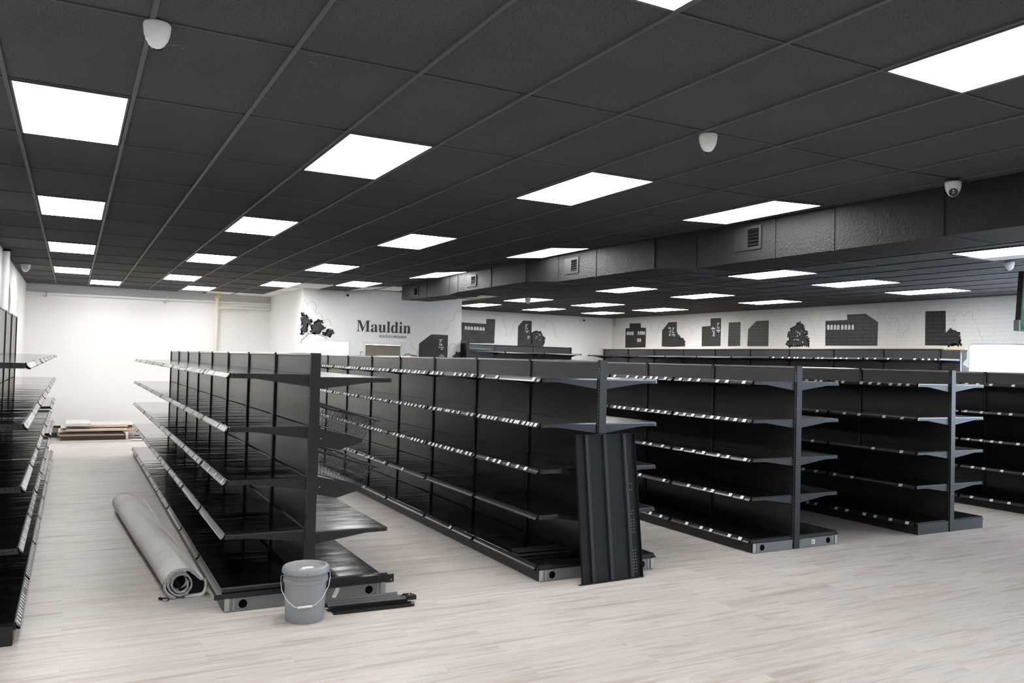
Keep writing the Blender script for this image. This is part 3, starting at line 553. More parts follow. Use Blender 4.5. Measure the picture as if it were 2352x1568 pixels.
def gondola(name, label, cat, loc, rotz, n, h, sides, camera=(0, 0), end='shoe', depth=.62, group=None, clear=False, top_rail=True, rnd=1, end_sides=None):
    """sides: {+1/-1: [(z, tags per section callable or int, channel?)...]}; local run along +Y"""
    R = random.Random(rnd)
    t = thing(name, label, cat, loc, rotz, group)
    if h not in UPM: UPM[h] = upright_mesh(h)
    for i in range(n+1):
        o = link('upright', UPM[h], t, (0, i*S if i else .0, 0))
    one = len(sides) == 1
    # back panels between uprights
    pm = MB(); y = S/2-.021
    pm.box(-.022 if not one else -.018, .022 if not one else .022, -y, y, .11, h-.022, M['panel'])
    pmm = pm.mesh('back_panel')
    rm = MB().prism([(-.024, h-.024), (.024, h-.024), (.030, h-.018), (.030, h-.006), (.022, h-.001), (-.022, h-.001), (-.030, h-.006), (-.030, h-.018)], 1, -y, y, M['rail'] if top_rail else M['frame']).mesh('top_rail')
    for i in range(n):
        p = link('back_panel', pmm, t, (0, (i+.5)*S, 0)); link('top_rail', rm, t, (0, (i+.5)*S, 0))
    DM = {1: deck_mesh(depth, 'shelf_dented_sheen'), -1: deck_mesh(depth)}; BMH = {1: base_mesh(depth, 'shelf_dented_sheen'), -1: base_mesh(depth)}
    if one: DM[1] = DM[-1]; BMH[1] = BMH[-1]
    chm = channel_mesh(depth, M['channel_clear'] if clear else M['channel'])
    tw = .024 if clear else .044  # packed labels on clear runs also stand in for white channel reflections
    tmesh = MB().add(tag_pts(depth, 0, tw), TF, M['tag']).mesh('price_label')
    allt = []
    for s, levels in sides.items():
        for li, (z, dens, ch, *zo) in enumerate(levels):
            for i in range(n):
                dn = dens(i) if callable(dens) else dens
                if dn is None: continue
                base = z < .2
                zz = z+(zo[0](i) if zo else 0)
                o = link('shelf' if not base else 'base_shelf', BMH[s] if base else DM[s], t, (0, (i+.5)*S, zz), 0 if s > 0 else math.pi)
                if ch: link('price_channel', chm, o)
                k = int(dn)
                if k:
                    slots = [(-.5+(q+.5)/k)*1.14 for q in range(k)]
                    for q in slots:
                        if R.random() < .12: continue
                        yy = q+R.uniform(-.25, .25)*1.1/k if not clear else q+R.uniform(-.006, .006)
                        allt.append((s, i, zz, yy, o))
        # kick plates
        km = MB().box(.572, .586, -S/2+.002, S/2-.002, .004, .088, M['frame']).mesh('kick_plate')
        for i in range(n): link('kick_plate', km, t, (0, (i+.5)*S, 0), 0 if s > 0 else math.pi)
        # near base end
        for e in (0, 1):
            yo = -.001 if e == 0 else n*S+.001; sg = -1 if e == 0 else 1
            if end == 'shoe':
                m = MB(); y0, y1 = sorted((yo+sg*.004, yo+sg*.008))
                x0, x1 = (.05, .575)
                m.box(x0, x1, y0, y1, .004, .092, M['grey_steel']).box(x0, x1, *sorted((yo+sg*.008, yo+sg*.02)), .004, .008, M['grey_steel']).box(x0, x1, *sorted((yo+sg*.008, yo+sg*.014)), .088, .092, M['grey_steel'])
                m.box(.552, .586, *sorted((yo+sg*.008, yo+sg*.016)), .006, .094, M['bright_steel']).box(.520, .528, *sorted((yo+sg*.008, yo+sg*.013)), .006, .094, M['bright_steel'])
                if s < 0: m.v = [(-x, y_, z_) for x, y_, z_ in m.v]
                b_ = m.build('base_shoe', t); b_['label'] = 'grey steel base end with round hole'
                hm = MB(); n_ = 24; yh = yo+sg*.0095  # black disc laid on to paint the dark inside of the hole
                hm.add([(s*.46+.030*math.cos(6.2832*k/n_), yh, .048+.030*math.sin(6.2832*k/n_)) for k in range(n_)]+[(s*.46+.030*math.cos(6.2832*k/n_), yh-sg*.001, .048+.030*math.sin(6.2832*k/n_)) for k in range(n_)], [tuple(range(n_)), tuple(range(2*n_-1, n_-1, -1))]+[(k, (k+1) % n_, (k+1) % n_+n_, k+n_) for k in range(n_)], M['dark'])
                hm.build('round_hole', b_)
            else:
                m = MB(); xs = sorted((s*.036, s*.585)); ys = sorted((yo, yo+sg*.010))
                m.box(xs[0], xs[1], ys[0], ys[1], .0, .118, M['frame']); m.build('base_end_cover', t)
    # price labels: the hundred that show largest are parts, the rest one part
    ca, sa = math.cos(rotz), math.sin(rotz)
    def world(s, i, z, yy):
        lx = s*depth; ly = (i+.5)*S+(yy if s > 0 else -yy)
        return (loc[0]+lx*ca-ly*sa, loc[1]+lx*sa+ly*ca, z)
    allt.sort(key=lambda a: (world(a[0], a[1], a[2], a[3])[0]**2+world(a[0], a[1], a[2], a[3])[1]**2))
    for a in allt[:100]: link('price_label', tmesh, a[4], (0, a[3], 0))
    if allt[100:]:
        m = MB()
        for s, i, z, yy, o in allt[100:]:
            P = [(p[0]*s, (i+.5)*S+p[1]*s, z+p[2]) for p in tag_pts(depth, yy, tw)]
            m.add(P, TF, M['tag'])
        o = m.build('price_labels', t); o['kind'] = 'stuff'
    return t
near = lambda a, b_: (lambda i: a if i < b_ else 0)
LV = (1.672, 1.295, .915, .540)
def dens(*v): return [(z, d, True) for z, d in zip(LV+(.133,), v)]
r5 = lambda i: 9 if i else 7
G1 = gondola('gondola_shelving', 'glossy black double-sided shelving run nearest the left wall shelves, wire baskets on its end', 'shelving', (1.578, 6.0127, 0), 0, 8, 1.824,
    {-1: [(1.665, lambda i: 26 if i not in (2, 5) else 13, True), (1.285, lambda i: 26 if i != 3 else 12, True), (.913, lambda i: 26 if i else 7, True), (.535, lambda i: 24 if i > 1 else 0, True), (.133, lambda i: 14 if i > 2 else 0, True)],
     1: [(1.648, 0, False), (.512, 0, False), (.133, 0, False)]}, clear=True, rnd=3, group='black shelving runs')
G2 = gondola('gondola_shelving', 'black shelving run with a ribbed steel panel leaning on its near end', 'shelving', (4.018, 5.856, 0), 0, 8, 1.83,
    {-1: dens(lambda i: (4, 8, 8, 9, 12, 9, 8, 8)[i], lambda i: (16, 11, 10, 10, 10, 12, 9, 9)[i], lambda i: (8, 11, 10, 9, 11, 10, 9, 9)[i], lambda i: (0, 0, 1, 6, 9, 9, 9, 9)[i], lambda i: (0, 1, 0, 1, 1, 0, 1, 2)[i]),
     1: dens(0, 0, 0, 0, 0)}, rnd=4, group='black shelving runs')
G3 = gondola('gondola_shelving', 'black shelving run with grey base ends and a sticker, standing free in the middle right', 'shelving', (6.468, 5.9526, 0), 0, 8, 1.83,
    {-1: dens(8, 9, 6, 6, 6), 1: dens(0, 0, 0, 0, 0)}, rnd=5, group='black shelving runs')
G4 = gondola('gondola_shelving', 'black shelving run with closed black base end, second from the right edge', 'shelving', (8.888, 5.9176, 0), 0, 8, 1.83,
    {-1: dens(9, 4, 3, 5, 6), 1: dens(0, 0, 0, 0, 0)}, rnd=6, end='cover', group='black shelving runs')
G5 = gondola('gondola_shelving', 'black shelving run cut off by the right edge of the picture', 'shelving', (11.50, 5.92, 0), 0, 8, 1.83,
    {-1: dens(7, 6, 7, 5, 4), 1: dens(0, 0, 0, 0, 0)}, rnd=7, end='cover', group='black shelving runs')
up5 = lambda i: .045 if i in (6, 7) else 0
GL = gondola('wall_shelving', 'tall glossy black shelving standing along the left wall', 'shelving', (-.845, 5.836, 0), 0, 8, 2.315,
    {1: [(1.712, lambda i: 22 if i < 1 else 5, True), (1.338, lambda i: 20 if i < 1 else 3, True), (.956, lambda i: 22 if i in (0, 4) else 3, True, up5), (.583, lambda i: 20 if i < 1 else 5, True, up5), (.133, 16, True)]}, clear=True, end='cover', top_rail=False, rnd=8)
LW = [(2.055, 0, True), (1.62, 4, True), (1.17, 4, True), (.68, 4, True), (.133, 4, True)]
GR = gondola('wall_shelving', 'black shelving along the white brick wall under the pale wooden ledge', 'shelving', (14.27, 9.739, 0), 0, 9, 2.245,
    {-1: [(2.055, lambda i: 8 if i < 3 else 0, True)]+LW[1:]}, end='cover', top_rail=False, rnd=9)
GB = gondola('wall_shelving', 'black shelving before the far back wall under the painted tree', 'shelving', (12.66, 20.1, 0), math.pi/2, 3, 2.24,
    {-1: [(z, 0, c) for z, d, c in LW]}, end='cover', top_rail=False, rnd=10)
GO = gondola('wall_shelving', 'black shelving on the side of the office block, its pale top shelf sticking out', 'shelving', (8.0, 17.12, 0), 0, 3, 2.265,
    {1: [(2.075, 0, False), (1.62, 0, False), (1.17, 0, False), (.68, 0, False), (.133, 0, False)]}, end='cover', top_rail=False, rnd=12)

def stub(t):
    m = MB().box(-.018, .022, -.40, -.022, .11, 2.22, M['panel']); m.build('back_panel', t)
    for z, d, c in LW:
        o = MB().box(-.59, -.04, -.40, -.006, -.03, 0, M['shelf']).build('shelf', t, (0, 0, z))
        MB().box(-.62, -.592, -.395, -.01, -.036, 0, M['channel']).build('price_channel', o)
        for y in (-.33, -.2, -.08): MB().box(-.6225, -.6202, y-.022, y+.022, -.033, -.005, M['tag']).build('price_label', o)
    MB().box(-.586, -.572, -.40, -.004, .004, .088, M['frame']).build('kick_plate', t)
stub(GR)
# ================================================================ LOOSE THINGS
# slanted side plates for the wire baskets belong to the first run
for dz in (0, -.355):
    for yy in (.012, S-.014):
        MB().prism([(.036, 1.272+dz), (.385, 1.185+dz), (.378, 1.158+dz), (.195, 1.105+dz), (.036, 1.138+dz)], 1, yy, yy+.004, M['frame']).build('basket_bracket', G1)
        if yy < .1: MB().tube([(.062, yy-.003, 1.192+dz), (.062, yy+.001, 1.192+dz)], .005, M['bright_steel'], 8).build('screw', bpy.data.objects[G1.children[-1].name] if False else [c for c in G1.children if c.name.startswith('basket_bracket')][-1])
def basket(dz, label):
    t = thing('wire_basket', label, 'basket', (1.578, 6.0127, 0), 0, 'wire baskets on the shelving end')
    A, B, Cc, D = (.05, 1.455+dz), (.50, 1.325+dz), (.378, 1.185+dz), (.05, 1.285+dz); y0, y1 = .03, S-.03; bw = M['black_wire']
    P = lambda p, y: (p[0], y, p[1])
    fr = MB()
    for p, r in ((A, .004), (B, .006), (Cc, .004), (D, .004)): fr.tube([P(p, y0), P(p, y1)], r, bw, 6)
    for y in (y0, y1): fr.tube([P(A, y), P(B, y), P(Cc, y), P(D, y), P(A, y)], .0045, bw, 6)
    fr.build('basket_frame', t)
    m = MB(); k = 0; y = y0+.03
    while y < y1-.01:
        m.tube([P(B, y), P(Cc, y), P(D, y), P(A, y)], .0019, bw, 5, cap=False); y += .034
    L = lambda p, q, u: (p[0]*(1-u)+q[0]*u, p[1]*(1-u)+q[1]*u)
    for u in (.33, .66): m.tube([P(L(B, Cc, u), y0), P(L(B, Cc, u), y1)], .0022, bw, 5, cap=False)
    for u in (.15, .3, .45, .6, .75, .9): m.tube([P(L(Cc, D, u), y0), P(L(Cc, D, u), y1)], .0019, bw, 5, cap=False)
    m.build('wire_mesh', t)
    for y in (y0, y1):
        m = MB(); n = 15
        for i in range(1, n):
            u = i/n; m.tube([P(L(A, B, u), y), P(L(D, Cc, u), y)], .0015, bw, 5, cap=False)
        for u in (.5,): m.tube([P(L(A, D, u), y), P(L(B, Cc, u), y)], .0022, bw, 5, cap=False)
        m.build('end_wires', t)
    # top band and hook lip at the near end
    m = MB()
    for y in (y0-.006, y1+.003):
        m.prism([A, B, (B[0]-.003, B[1]-.013), (A[0], A[1]-.013)], 1, y, y+.003, M['frame'])
    m.prism([(B[0], B[1]+.006), (B[0]+.018, B[1]-.004), (B[0]+.022, B[1]-.018), (B[0]+.012, B[1]-.012), (B[0]-.004, B[1])], 1, y0-.006, y1+.006, M['frame'])
    m.build('top_band', t)
    MB().tube([(B[0]-.045, y0-.008, B[1]-.006), (B[0]-.045, y0-.004, B[1]-.006)], .004, M['bright_steel'], 8).build('rivet', t)
basket(0, 'black wire basket, upper of the two on the near shelving end')
basket(-.355, 'black wire basket, lower of the two on the near shelving end')

# grey bucket with lid and bail
def bucket():
    c = (1.465, 5.655, 0); t = thing('bucket', 'grey plastic bucket with lid and white handle on the floor', 'bucket', c)
    MB().lathe([(0, .002), (.120, .002), (.126, .0), (.130, .006), (.134, .10), (.141, .245), (.142, .262), (.150, .266), (.151, .288), (.143, .292), (.1435, .300), (.148, .303), (.148, .312), (.144, .315), (.145, .345), (.138, .345), (0, .335)], (0, 0, 0), M['bucket'], 56).build('bucket_body', t, smooth=True)
    MB().lathe([(0, .352), (.118, .352), (.124, .354), (.128, .366), (.134, .370), (.150, .366), (.159, .352), (.160, .330), (.155, .326), (.150, .328), (.150, .345), (.0, .346)], (0, 0, 0), M['bucket'], 56).build('lid', t, smooth=True)
    lid = [o for o in t.children if o.name.startswith('lid')][0]
    m = MB()
    for k in range(18):
        a = k*6.2832/18; m.add([(.1603*math.cos(a-.006), .1603*math.sin(a-.006), .329), (.1603*math.cos(a+.006), .1603*math.sin(a+.006), .329), (.1606*math.cos(a+.006), .1606*math.sin(a+.006), .345), (.1606*math.cos(a-.006), .1606*math.sin(a-.006), .345)], [(0, 1, 2, 3)], M['dark'])
    m.build('tear_slots', lid)
    s = MB().box(-.030, .045, -.045, .005, .3525, .3535, M['paper']).box(-.055, -.02, -.062, -.035, .3525, .3532, M['paper']).build('paper_scrap', lid); s['label'] = 'torn white paper on the lid'
    # bail: hangs down in front; camera lies toward -y and -x
    d = Vector((-.25, -1, 0)).normalized(); r = Vector((1, -.25, 0)).normalized()
    pts = []
    for a in [i/16*2-1 for i in range(17)]:
        pass
    seq = [(-.148, .012, .305), (-.163, .012, .300), (-.163, .02, .262), (-.155, .06, .215), (-.115, .115, .158), (-.068, .146, .125), (-.045, .152, .123), (.045, .152, .127), (.068, .146, .135), (.115, .115, .175), (.155, .06, .235), (.164, .02, .285), (.163, .012, .318), (.148, .012, .320)]
    P = [r*a+d*b_+Vector((0, 0, z)) for a, b_, z in seq]
    h = MB().tube(P, .0023, M['wire_white'], 8).build('handle', t, smooth=True)
    g = MB().tube([r*-.046+d*.153+Vector((0, 0, .122)), r*.046+d*.153+Vector((0, 0, .128))], .0078, M['plastic_white'], 12).build('grip', h)
bucket()

# ribbed steel panel leaning on the second run
def leaning():
    t = thing('ribbed_backboard', 'ribbed black steel panel leaning upright on the end of a shelving run', 'panel', (0, 0, 0))
    W, L = .625, 1.21
    m = MB(); fm = M['backboard']
    m.box(0, W, .0, .002, 0, L, fm); m.build('panel_sheet', t)
    for x in (.0, W-.022): 
        MB().box(x, x+.022, -.004, -.001, .0, L, fm).box(x if x == 0 else x+.019, (x if x == 0 else x+.019)+.003, -.026, -.004, 0, L, fm).build('side_flange', t)
    for x in (.115, .305, .515):
        MB().prism([(x-.022, -.0005), (x-.015, -.02), (x+.015, -.02), (x+.022, -.0005)], 2, .005, L-.005, M['backboard_rib']).build('rib', t)
    for z in (0, L-.004):
        MB().box(-.02 if z else -.035, W+.003, -.03, -.001, z, z+.003, fm).build('end_fold', t)
    m = MB(); n = 46
    for k in range(n):
        z = .045+k*.0254
        for x in (.045, .068):
            if k % 9 != 0: m.box(x-.0014, x+.0014, -.0012, -.0004, z-.0014, z+.0014, M['dark'])
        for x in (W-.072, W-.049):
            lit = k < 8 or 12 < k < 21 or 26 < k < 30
            if k % 10 != 8: m.box(x-.0022, x+.0022, -.0014, -.0004, z-.0022, z+.0022, M['paper'] if lit else M['dark'])  # lit holes are painted white, the others black
    m.build('punched_holes', t)
    a, b_ = Vector((3.715, 5.640, 0)), Vector((4.34, 5.668, 0)); top = Vector((3.712, 5.800, 1.2))
    ex = (b_-a).normalized(); ez = (top-a).normalized(); ey = ez.cross(ex).normalized(); ez = ex.cross(ey)
    mt = Matrix((ex, ey, ez)).transposed().to_4x4(); mt.translation = a+Vector((0, 0, .002)); t.matrix_world = mt
leaning()

# rolled carpet
def carpet():
    t = thing('carpet_roll', 'loosely rolled grey carpet with frayed edge lying in the aisle', 'carpet roll', (0, 0, 0))
    near, far = Vector((.648, 6.46, 0)), Vector((.45, 10.25, 0))
    ax = (far-near).normalized(); rx = Vector((ax.y, -ax.x, 0))
    def section(u):
        # outer skin: round on the left, a broad sagging top, folded under on the right
        W = .292+.060*u; hh = .205+.012*math.sin(u*7)-.02*u; R = hh/2; pts = []
        for k in range(14):
            a = math.radians(252-k*(252-80)/13.0); pts.append((R*1.08+R*1.08*math.cos(a), R+.004+R*math.sin(a)))
        x0, z0 = pts[-1]; zr = .135+.018*math.sin(u*5+1)-.02*(u < .1); r2 = zr/2
        xe = W-r2*.62
        for k in range(1, 9):
            q = k/8; pts.append((x0+(xe-x0)*q, z0+(zr-z0)*(q**1.5)+.005*math.sin(u*14+q*5)))
        for k in range(1, 8):
            a = math.radians(88-k*25); pts.append((xe+r2*.62*math.cos(a), r2+.004+r2*math.sin(a)))
        pts.append((xe-.06, .006)); pts.append((.14, .006))
        return pts
    N = 44; rings = []
    for i in range(N+1):
        u = i/N; c = near.lerp(far, u); sc = section(u)
        wob = .0025*math.sin(u*9)+.001*math.sin(u*37)
        rings.append([c+rx*(x+wob*.6)+Vector((0, 0, max(.004, z+wob*(z > .1)))) for x, z in sc])
    n = len(rings[0]); vs = [p for r in rings for p in r]
    fs = [(i*n+k, i*n+k+1, (i+1)*n+k+1, (i+1)*n+k) for i in range(N) for k in range(n-1)]
    m = MB().add(vs, fs, M['carpet']); o = m.build('carpet', t, smooth=True)
    sol = o.modifiers.new('thickness', 'SOLIDIFY'); sol.thickness = .007; sol.offset = -1
    # inner spiral layers
    sp = []
    for k in range(56):
        a = math.radians(70+k*12.5); r = .099-.00085*k+.003*math.sin(k*.45)
        if k > 70: r *= 1-.0018*(k-70)
        sp.append((.112+r*math.cos(a), .106+r*math.sin(a)*.96))
    m = MB(); L0 = .75; th = .0032
    inn = []
    for i, (x, z) in enumerate(sp):
        inn.append((x, z))
    vs = []; fs = []
    for dy in (0, L0):
        for x, z in inn:
            vs.append(near+ax*(dy+.003)+rx*x+Vector((0, 0, z)))
    k_ = len(inn); fs = [(i, i+1, i+1+k_, i+k_) for i in range(k_-1)]
    m.add(vs, fs, M['carpet']); o2 = m.build('inner_layers', t, smooth=True); sol = o2.modifiers.new('thickness', 'SOLIDIFY'); sol.thickness = .006; sol.offset = 0; o2['label'] = 'spiral of carpet inside the roll'
    # frayed edges drawn round the end
    def ribbon(pts2, w, name, dy=-.002, mt='carpet_edge'):
        m = MB(); R_ = random.Random(4)
        P = [near+ax*dy+rx*x+Vector((0, 0, max(.004, z))) for x, z in pts2]
        for i in range(len(P)-1):
            d = (P[i+1]-P[i]); nrm = Vector((0, 0, 1)) if d.length == 0 else ax.cross(d).normalized()
            a, b_ = P[i]-nrm*w, P[i+1]-nrm*w; j = R_.uniform(0, .012)
            m.add([P[i]-ax*j, P[i+1]-ax*j, b_, a, P[i]+ax*.012, P[i+1]+ax*.012, b_+ax*.012, a+ax*.012], [(0,1,2,3),(0,4,5,1),(2,6,7,3)], M[mt])
        return m.build(name, t)
    ribbon(section(0), .011, 'frayed_edge'); ribbon(sp, .009, 'frayed_edge', -.004)
    # black pile seen inside
    m = MB(); P = lambda x, z, dy: tuple(near+ax*dy+rx*x+Vector((0, 0, z)))
    out = [(.18, .17), (.25, .125), (.285, .09), (.29, .04), (.26, .018), (.17, .015), (.20, .06), (.205, .12)]
    m.add([P(x, z, .05) for x, z in out], [tuple(range(len(out)))], M['carpet_pile'])
    m.prism([(0, 0), (.001, 0), (.001, .001)], 0, 0, .001, M['carpet_pile']) if 0 else None
    m.build('black_pile', t)
    m = MB().lathe([(0, 0), (.001, 0)], (0, 0, 0), M['carpet_pile'], 3) if 0 else MB()
    m.tube([P(.075, .135, .02), P(.095, .10, .01), P(.115, .06, .02), P(.15, .075, .015), P(.19, .105, .02)], .012, M['carpet_pile'], 8)
    m.tube([P(.072, .138, .02), P(.075, .14, .5)], .016, M['carpet_pile'], 8)
    m.add([P(.125+.085*math.cos(k*.5236), .11+.085*math.sin(k*.5236), .12) for k in range(12)], [tuple(range(12))], M['carpet_pile'])
    m.build('black_folds', t)
    tag(MB().tube([near+rx*-.03+Vector((0, .03, .012)), near+rx*-.005+Vector((0, -.01, .016)), near+rx*.03+Vector((0, -.02, .010))], .009, M['carpet_pile'], 6).tube([near+rx*-.01+Vector((0, -.02, .01)), near+rx*.02+Vector((0, -.035, .01))], .008, M['carpet_edge'], 6).build('carpet_scrap'), 'dark frayed carpet scrap at the near left foot of the roll', 'scrap')
    tag(MB().prism([(.275, .006), (.315, .010), (.30, .016), (.28, .012)], 1, -.0, .02, M['wood']).build('wood_chip', None, tuple(near+Vector((0, -.02, -.004)))), 'small orange-brown wood chip beside the carpet roll end', 'wood chip')
carpet()

# metal strips on the floor beside the bucket and one on the base shelf
def strips():
    def rail(name, label, a, b_, prof, mt, z=0.0):
        a, b_ = Vector(a), Vector(b_); ex = (b_-a).normalized(); L = (b_-a).length; ey = Vector((-ex.y, ex.x, 0))
        t = thing(name, label, 'metal rail', tuple(a), math.atan2(ex.y, ex.x))
        MB().prism(prof, 0, 0, L, mt).build('rail_body', t)
        return t, L
    t, L = rail('kick_plate_strip', 'flat black metal strip lying nearest on the floor right of the bucket', (1.67, 5.655, .0), (2.26, 5.632, .0), [(-.002, .0), (.085, .0), (.085, .016), (.080, .016), (.078, .004), (.0, .004), (-.004, .02), (-.008, .02)], M['frame'])
    t, L = rail('shelf_rail', 'ribbed glossy black shelf rail lying on the flat strip beside the bucket', (1.655, 5.768, .0205), (2.235, 5.738, .0205), [(-.04, .0), (.035, .0), (.04, .028), (.034, .032), (.026, .018), (.010, .016), (.004, .026), (-.004, .026), (-.012, .012), (-.036, .010), (-.042, .02), (-.046, .02)], M['channel'])
    MB().box(L, L+.07, -.03, .02, .004, .034, M['frame']).box(L-.02, L+.05, .02, .026, .0, .04, M['frame']).build('end_tab', t)
    MB().tube([(L+.03, .012, .034), (L+.03, .012, .037)], .006, M['paper'], 10).build('white_rivet', t)
    MB().box(L-.03, L-.012, -.012, -.004, .026, .034, M['bright_steel']).build('clip', t)
    t, L = rail('shelf_rail', 'long glossy black rail lying against the base of the first shelving run', (1.60, 5.865, .0), (2.215, 5.845, .0), [(-.02, .0), (.03, .0), (.034, .045), (.028, .048), (.018, .03), (-.006, .026), (-.016, .032), (-.024, .028)], M['channel'])
    t, L = rail('shelf_rail', 'x', (.98, 6.055, .1345), (2.14, 6.055, .1345), [(-.03, .0), (.022, .0), (.026, .016), (.020, .018), (.014, .008), (.0, .006), (-.006, .014), (-.012, .012), (-.03, .006)], M['channel'])
    MB().box(L-.05, L-.02, -.01, .0, .012, .020, M['bright_steel']).box(L-.02, L+.055, -.02, .012, .0, .014, M['frame']).build('clip', t.children[0])
    rb = t.children[0]; rb.name = 'edge_rail'; rb.location = (.98-1.578, 6.055-6.0127, .1345); rb.parent = G1; bpy.data.objects.remove(t)
strips()
# end fascia under the first base shelf
o = MB().box(.02, .655, -.014, -.009, .088, .150, M['frame']).box(-.655, -.02, -.014, -.009, .092, .128, M['frame']).build('end_fascia', G1)
m = MB(); m.tube([(.632, -.0145, .108), (.632, -.0165, .108)], .0045, M['paper'], 10).tube([(.565, -.0145, .118), (.565, -.0165, .118)], .0045, M['dark'], 10); m.build('rivets', o)
# paper sticker on the grey base ends
def sticker(par, x, z, w_, h_, ang, label):
    m = MB(); ca, sa = math.cos(ang), math.sin(ang)
    def q(x0, x1, z0, z1, dy, mt):
        P = [(x+a*ca-b_*sa, -.0105-dy, z+a*sa+b_*ca) for a, b_ in ((x0, z0), (x1, z0), (x1, z1), (x0, z1))]
        m.add(P+[(p[0], p[1]+.0008, p[2]) for p in P], [(0, 1, 2, 3), (0, 4, 5, 1), (1, 5, 6, 2), (2, 6, 7, 3), (3, 7, 4, 0)], mt)
    q(-w_/2, w_/2, -h_/2, h_/2, 0, M['paper'])
    for k in range(9):
        zz = h_/2-.012-k*(h_-.02)/9; q(-w_*.4, w_*(.15+.25*random.random()), zz-.001, zz+.001, .0004, M['red'] if k in (3, 6) else M['bright_steel'])
    q(w_*.2, w_*.4, h_*.32, h_*.42, .0006, M['red'])
    o = m.build('sticker', par); o['label'] = label
sh = [c for c in G1.children if c.name.startswith('base_shoe')]
sticker(sh[2] if len(sh) > 2 else sh[0], .205, .052, .030, .075, -.45, 'small white sticker with red print')
sh3 = [c for c in G3.children if c.name.startswith('base_shoe')]
sticker(sh3[2] if len(sh3) > 2 else sh3[0], .245, .05, .05, .045, 0, 'small white sticker')

# loose panels lying on the second run's base shelf
for k, (x0, x1, y0, y1, z, mt, lab) in enumerate([(-.60, -.10, .05, .30, .142, 'frame', 'black steel plate lying skewed at the bottom of the second run, lowest of the pile'), (-.63, -.06, .12, .26, .156, 'board_dark', 'long brownish metal strip lying on the steel plate on the second base shelf'), (-.60, -.13, .20, .32, .170, 'board_dark', 'topmost brownish metal strip of the pile on the second base shelf')]):
    m = MB().box(x0, x1, y0, y1, 0, .003, M[mt]).box(x0, x1, y0, y0+.004, 0, .013, M[mt]).box(x0, x1, y1-.004, y1, 0, .013, M[mt])
    tag(m.build('steel_strip', None, (4.018, 5.856+.12, z-.006), rotz=-.06+.02*k), lab, 'steel strip', 'loose strips on the base shelf')
tag(MB().box(.02, .50, .004, .24, 0, .012, M['shelf']).build('spare_shelf', None, (3.47, 5.87, .1335)), 'spare glossy black shelf plate lying flat at the near left corner of the second run', 'shelf plate') if 0 else None

# boards stacked at the far end of the left aisle
def boards():
    R = random.Random(2)
    B = [(-.15, 1.02, 18.53, 19.55, 0, .075, 'board_dark', 'thick dark board with raw edge, lowest of the stack by the back wall'), (-.19, .99, 18.62, 19.6, .076, .022, 'wood', 'brown wooden board second from the bottom of the far stack'),
         (-.17, .96, 18.7, 19.6, .099, .030, 'board_dark', 'dark board in the middle of the far stack'), (-.20, .6, 18.85, 19.65, .130, .022, 'board_white', 'off-white board sticking out left of the far stack'),
         (-.12, 1.24, 18.75, 19.6, .153, .018, 'wood', 'wooden board reaching furthest right in the far stack'), (-.06, 1.05, 18.8, 19.5, .172, .022, 'board_white', 'white board with a brown lower edge in the far stack'),
         (-.16, .3, 19.0, 19.8, .195, .018, 'board_white', 'short pale board at the upper left of the far stack'), (-.05, 1.08, 18.95, 19.9, .214, .018, 'wood', 'wooden board below the top of the far stack'),
         (.0, 1.2, 19.2, 20.1, .233, .020, 'board_white', 'long white board near the top of the far stack'), (-.07, .38, 18.8, 19.9, .254, .055, 'board_white', 'thick white board on top of the far stack')]
    for x0, x1, y0, y1, z, h, mt, lab in B:
        edge = M['wood'] if mt != 'board_white' else M['board_white']
        m = MB().box(x0, x1, y0, y1, z, z+h*.999, M[mt]); a = MB().box(x0-.003, x0, y0, y1, z, z+h*.999, edge)
        o = m.build('board'); tag(o, lab, 'board', 'boards stacked by the back wall'); a.build('board_edge', o)
    tag(MB().box(1.02, 1.07, 18.62, 18.7, 0, .13, M['plastic_white']).build('white_block'), 'small white upright block holding the right end of the board stack', 'block')
    for k, (x, y, a, l, mt, lab) in enumerate([(1.12, 18.75, -.5, .5, 'frame', 'dark metal offcut slanting right of the board stack, upper one'), (1.10, 18.66, -.35, .45, 'bright_steel', 'silver metal offcut slanting right of the board stack'), (1.20, 18.8, -.6, .5, 'board_dark', 'dark offcut nearest the shelving beside the board stack')]):
        tag(MB().box(0, l, -.02, .02, 0, .02, M[mt]).build('metal_offcut', None, (x, y, .002+.02*k), rotz=a), lab, 'offcut', 'offcuts beside the boards')
    tag(MB().box(1.12, 1.6, 18.25, 18.5, 0, .01, M['board_white']).box(1.12, 1.6, 18.245, 18.25, 0, .01, M['wood']).build('thin_board'), 'thin pale board flat on the floor right of the stack', 'board')
    tag(MB().box(-.42, -.22, 19.2, 20.4, 0, .10, M['board_dark']).build('dark_box'), 'dark low block behind the left end of the board stack', 'block')
    struct(MB().box(XL, 1.3, 17.985, 18.015, 0, .004, M['subfloor']).build('trim_2'))
boards()

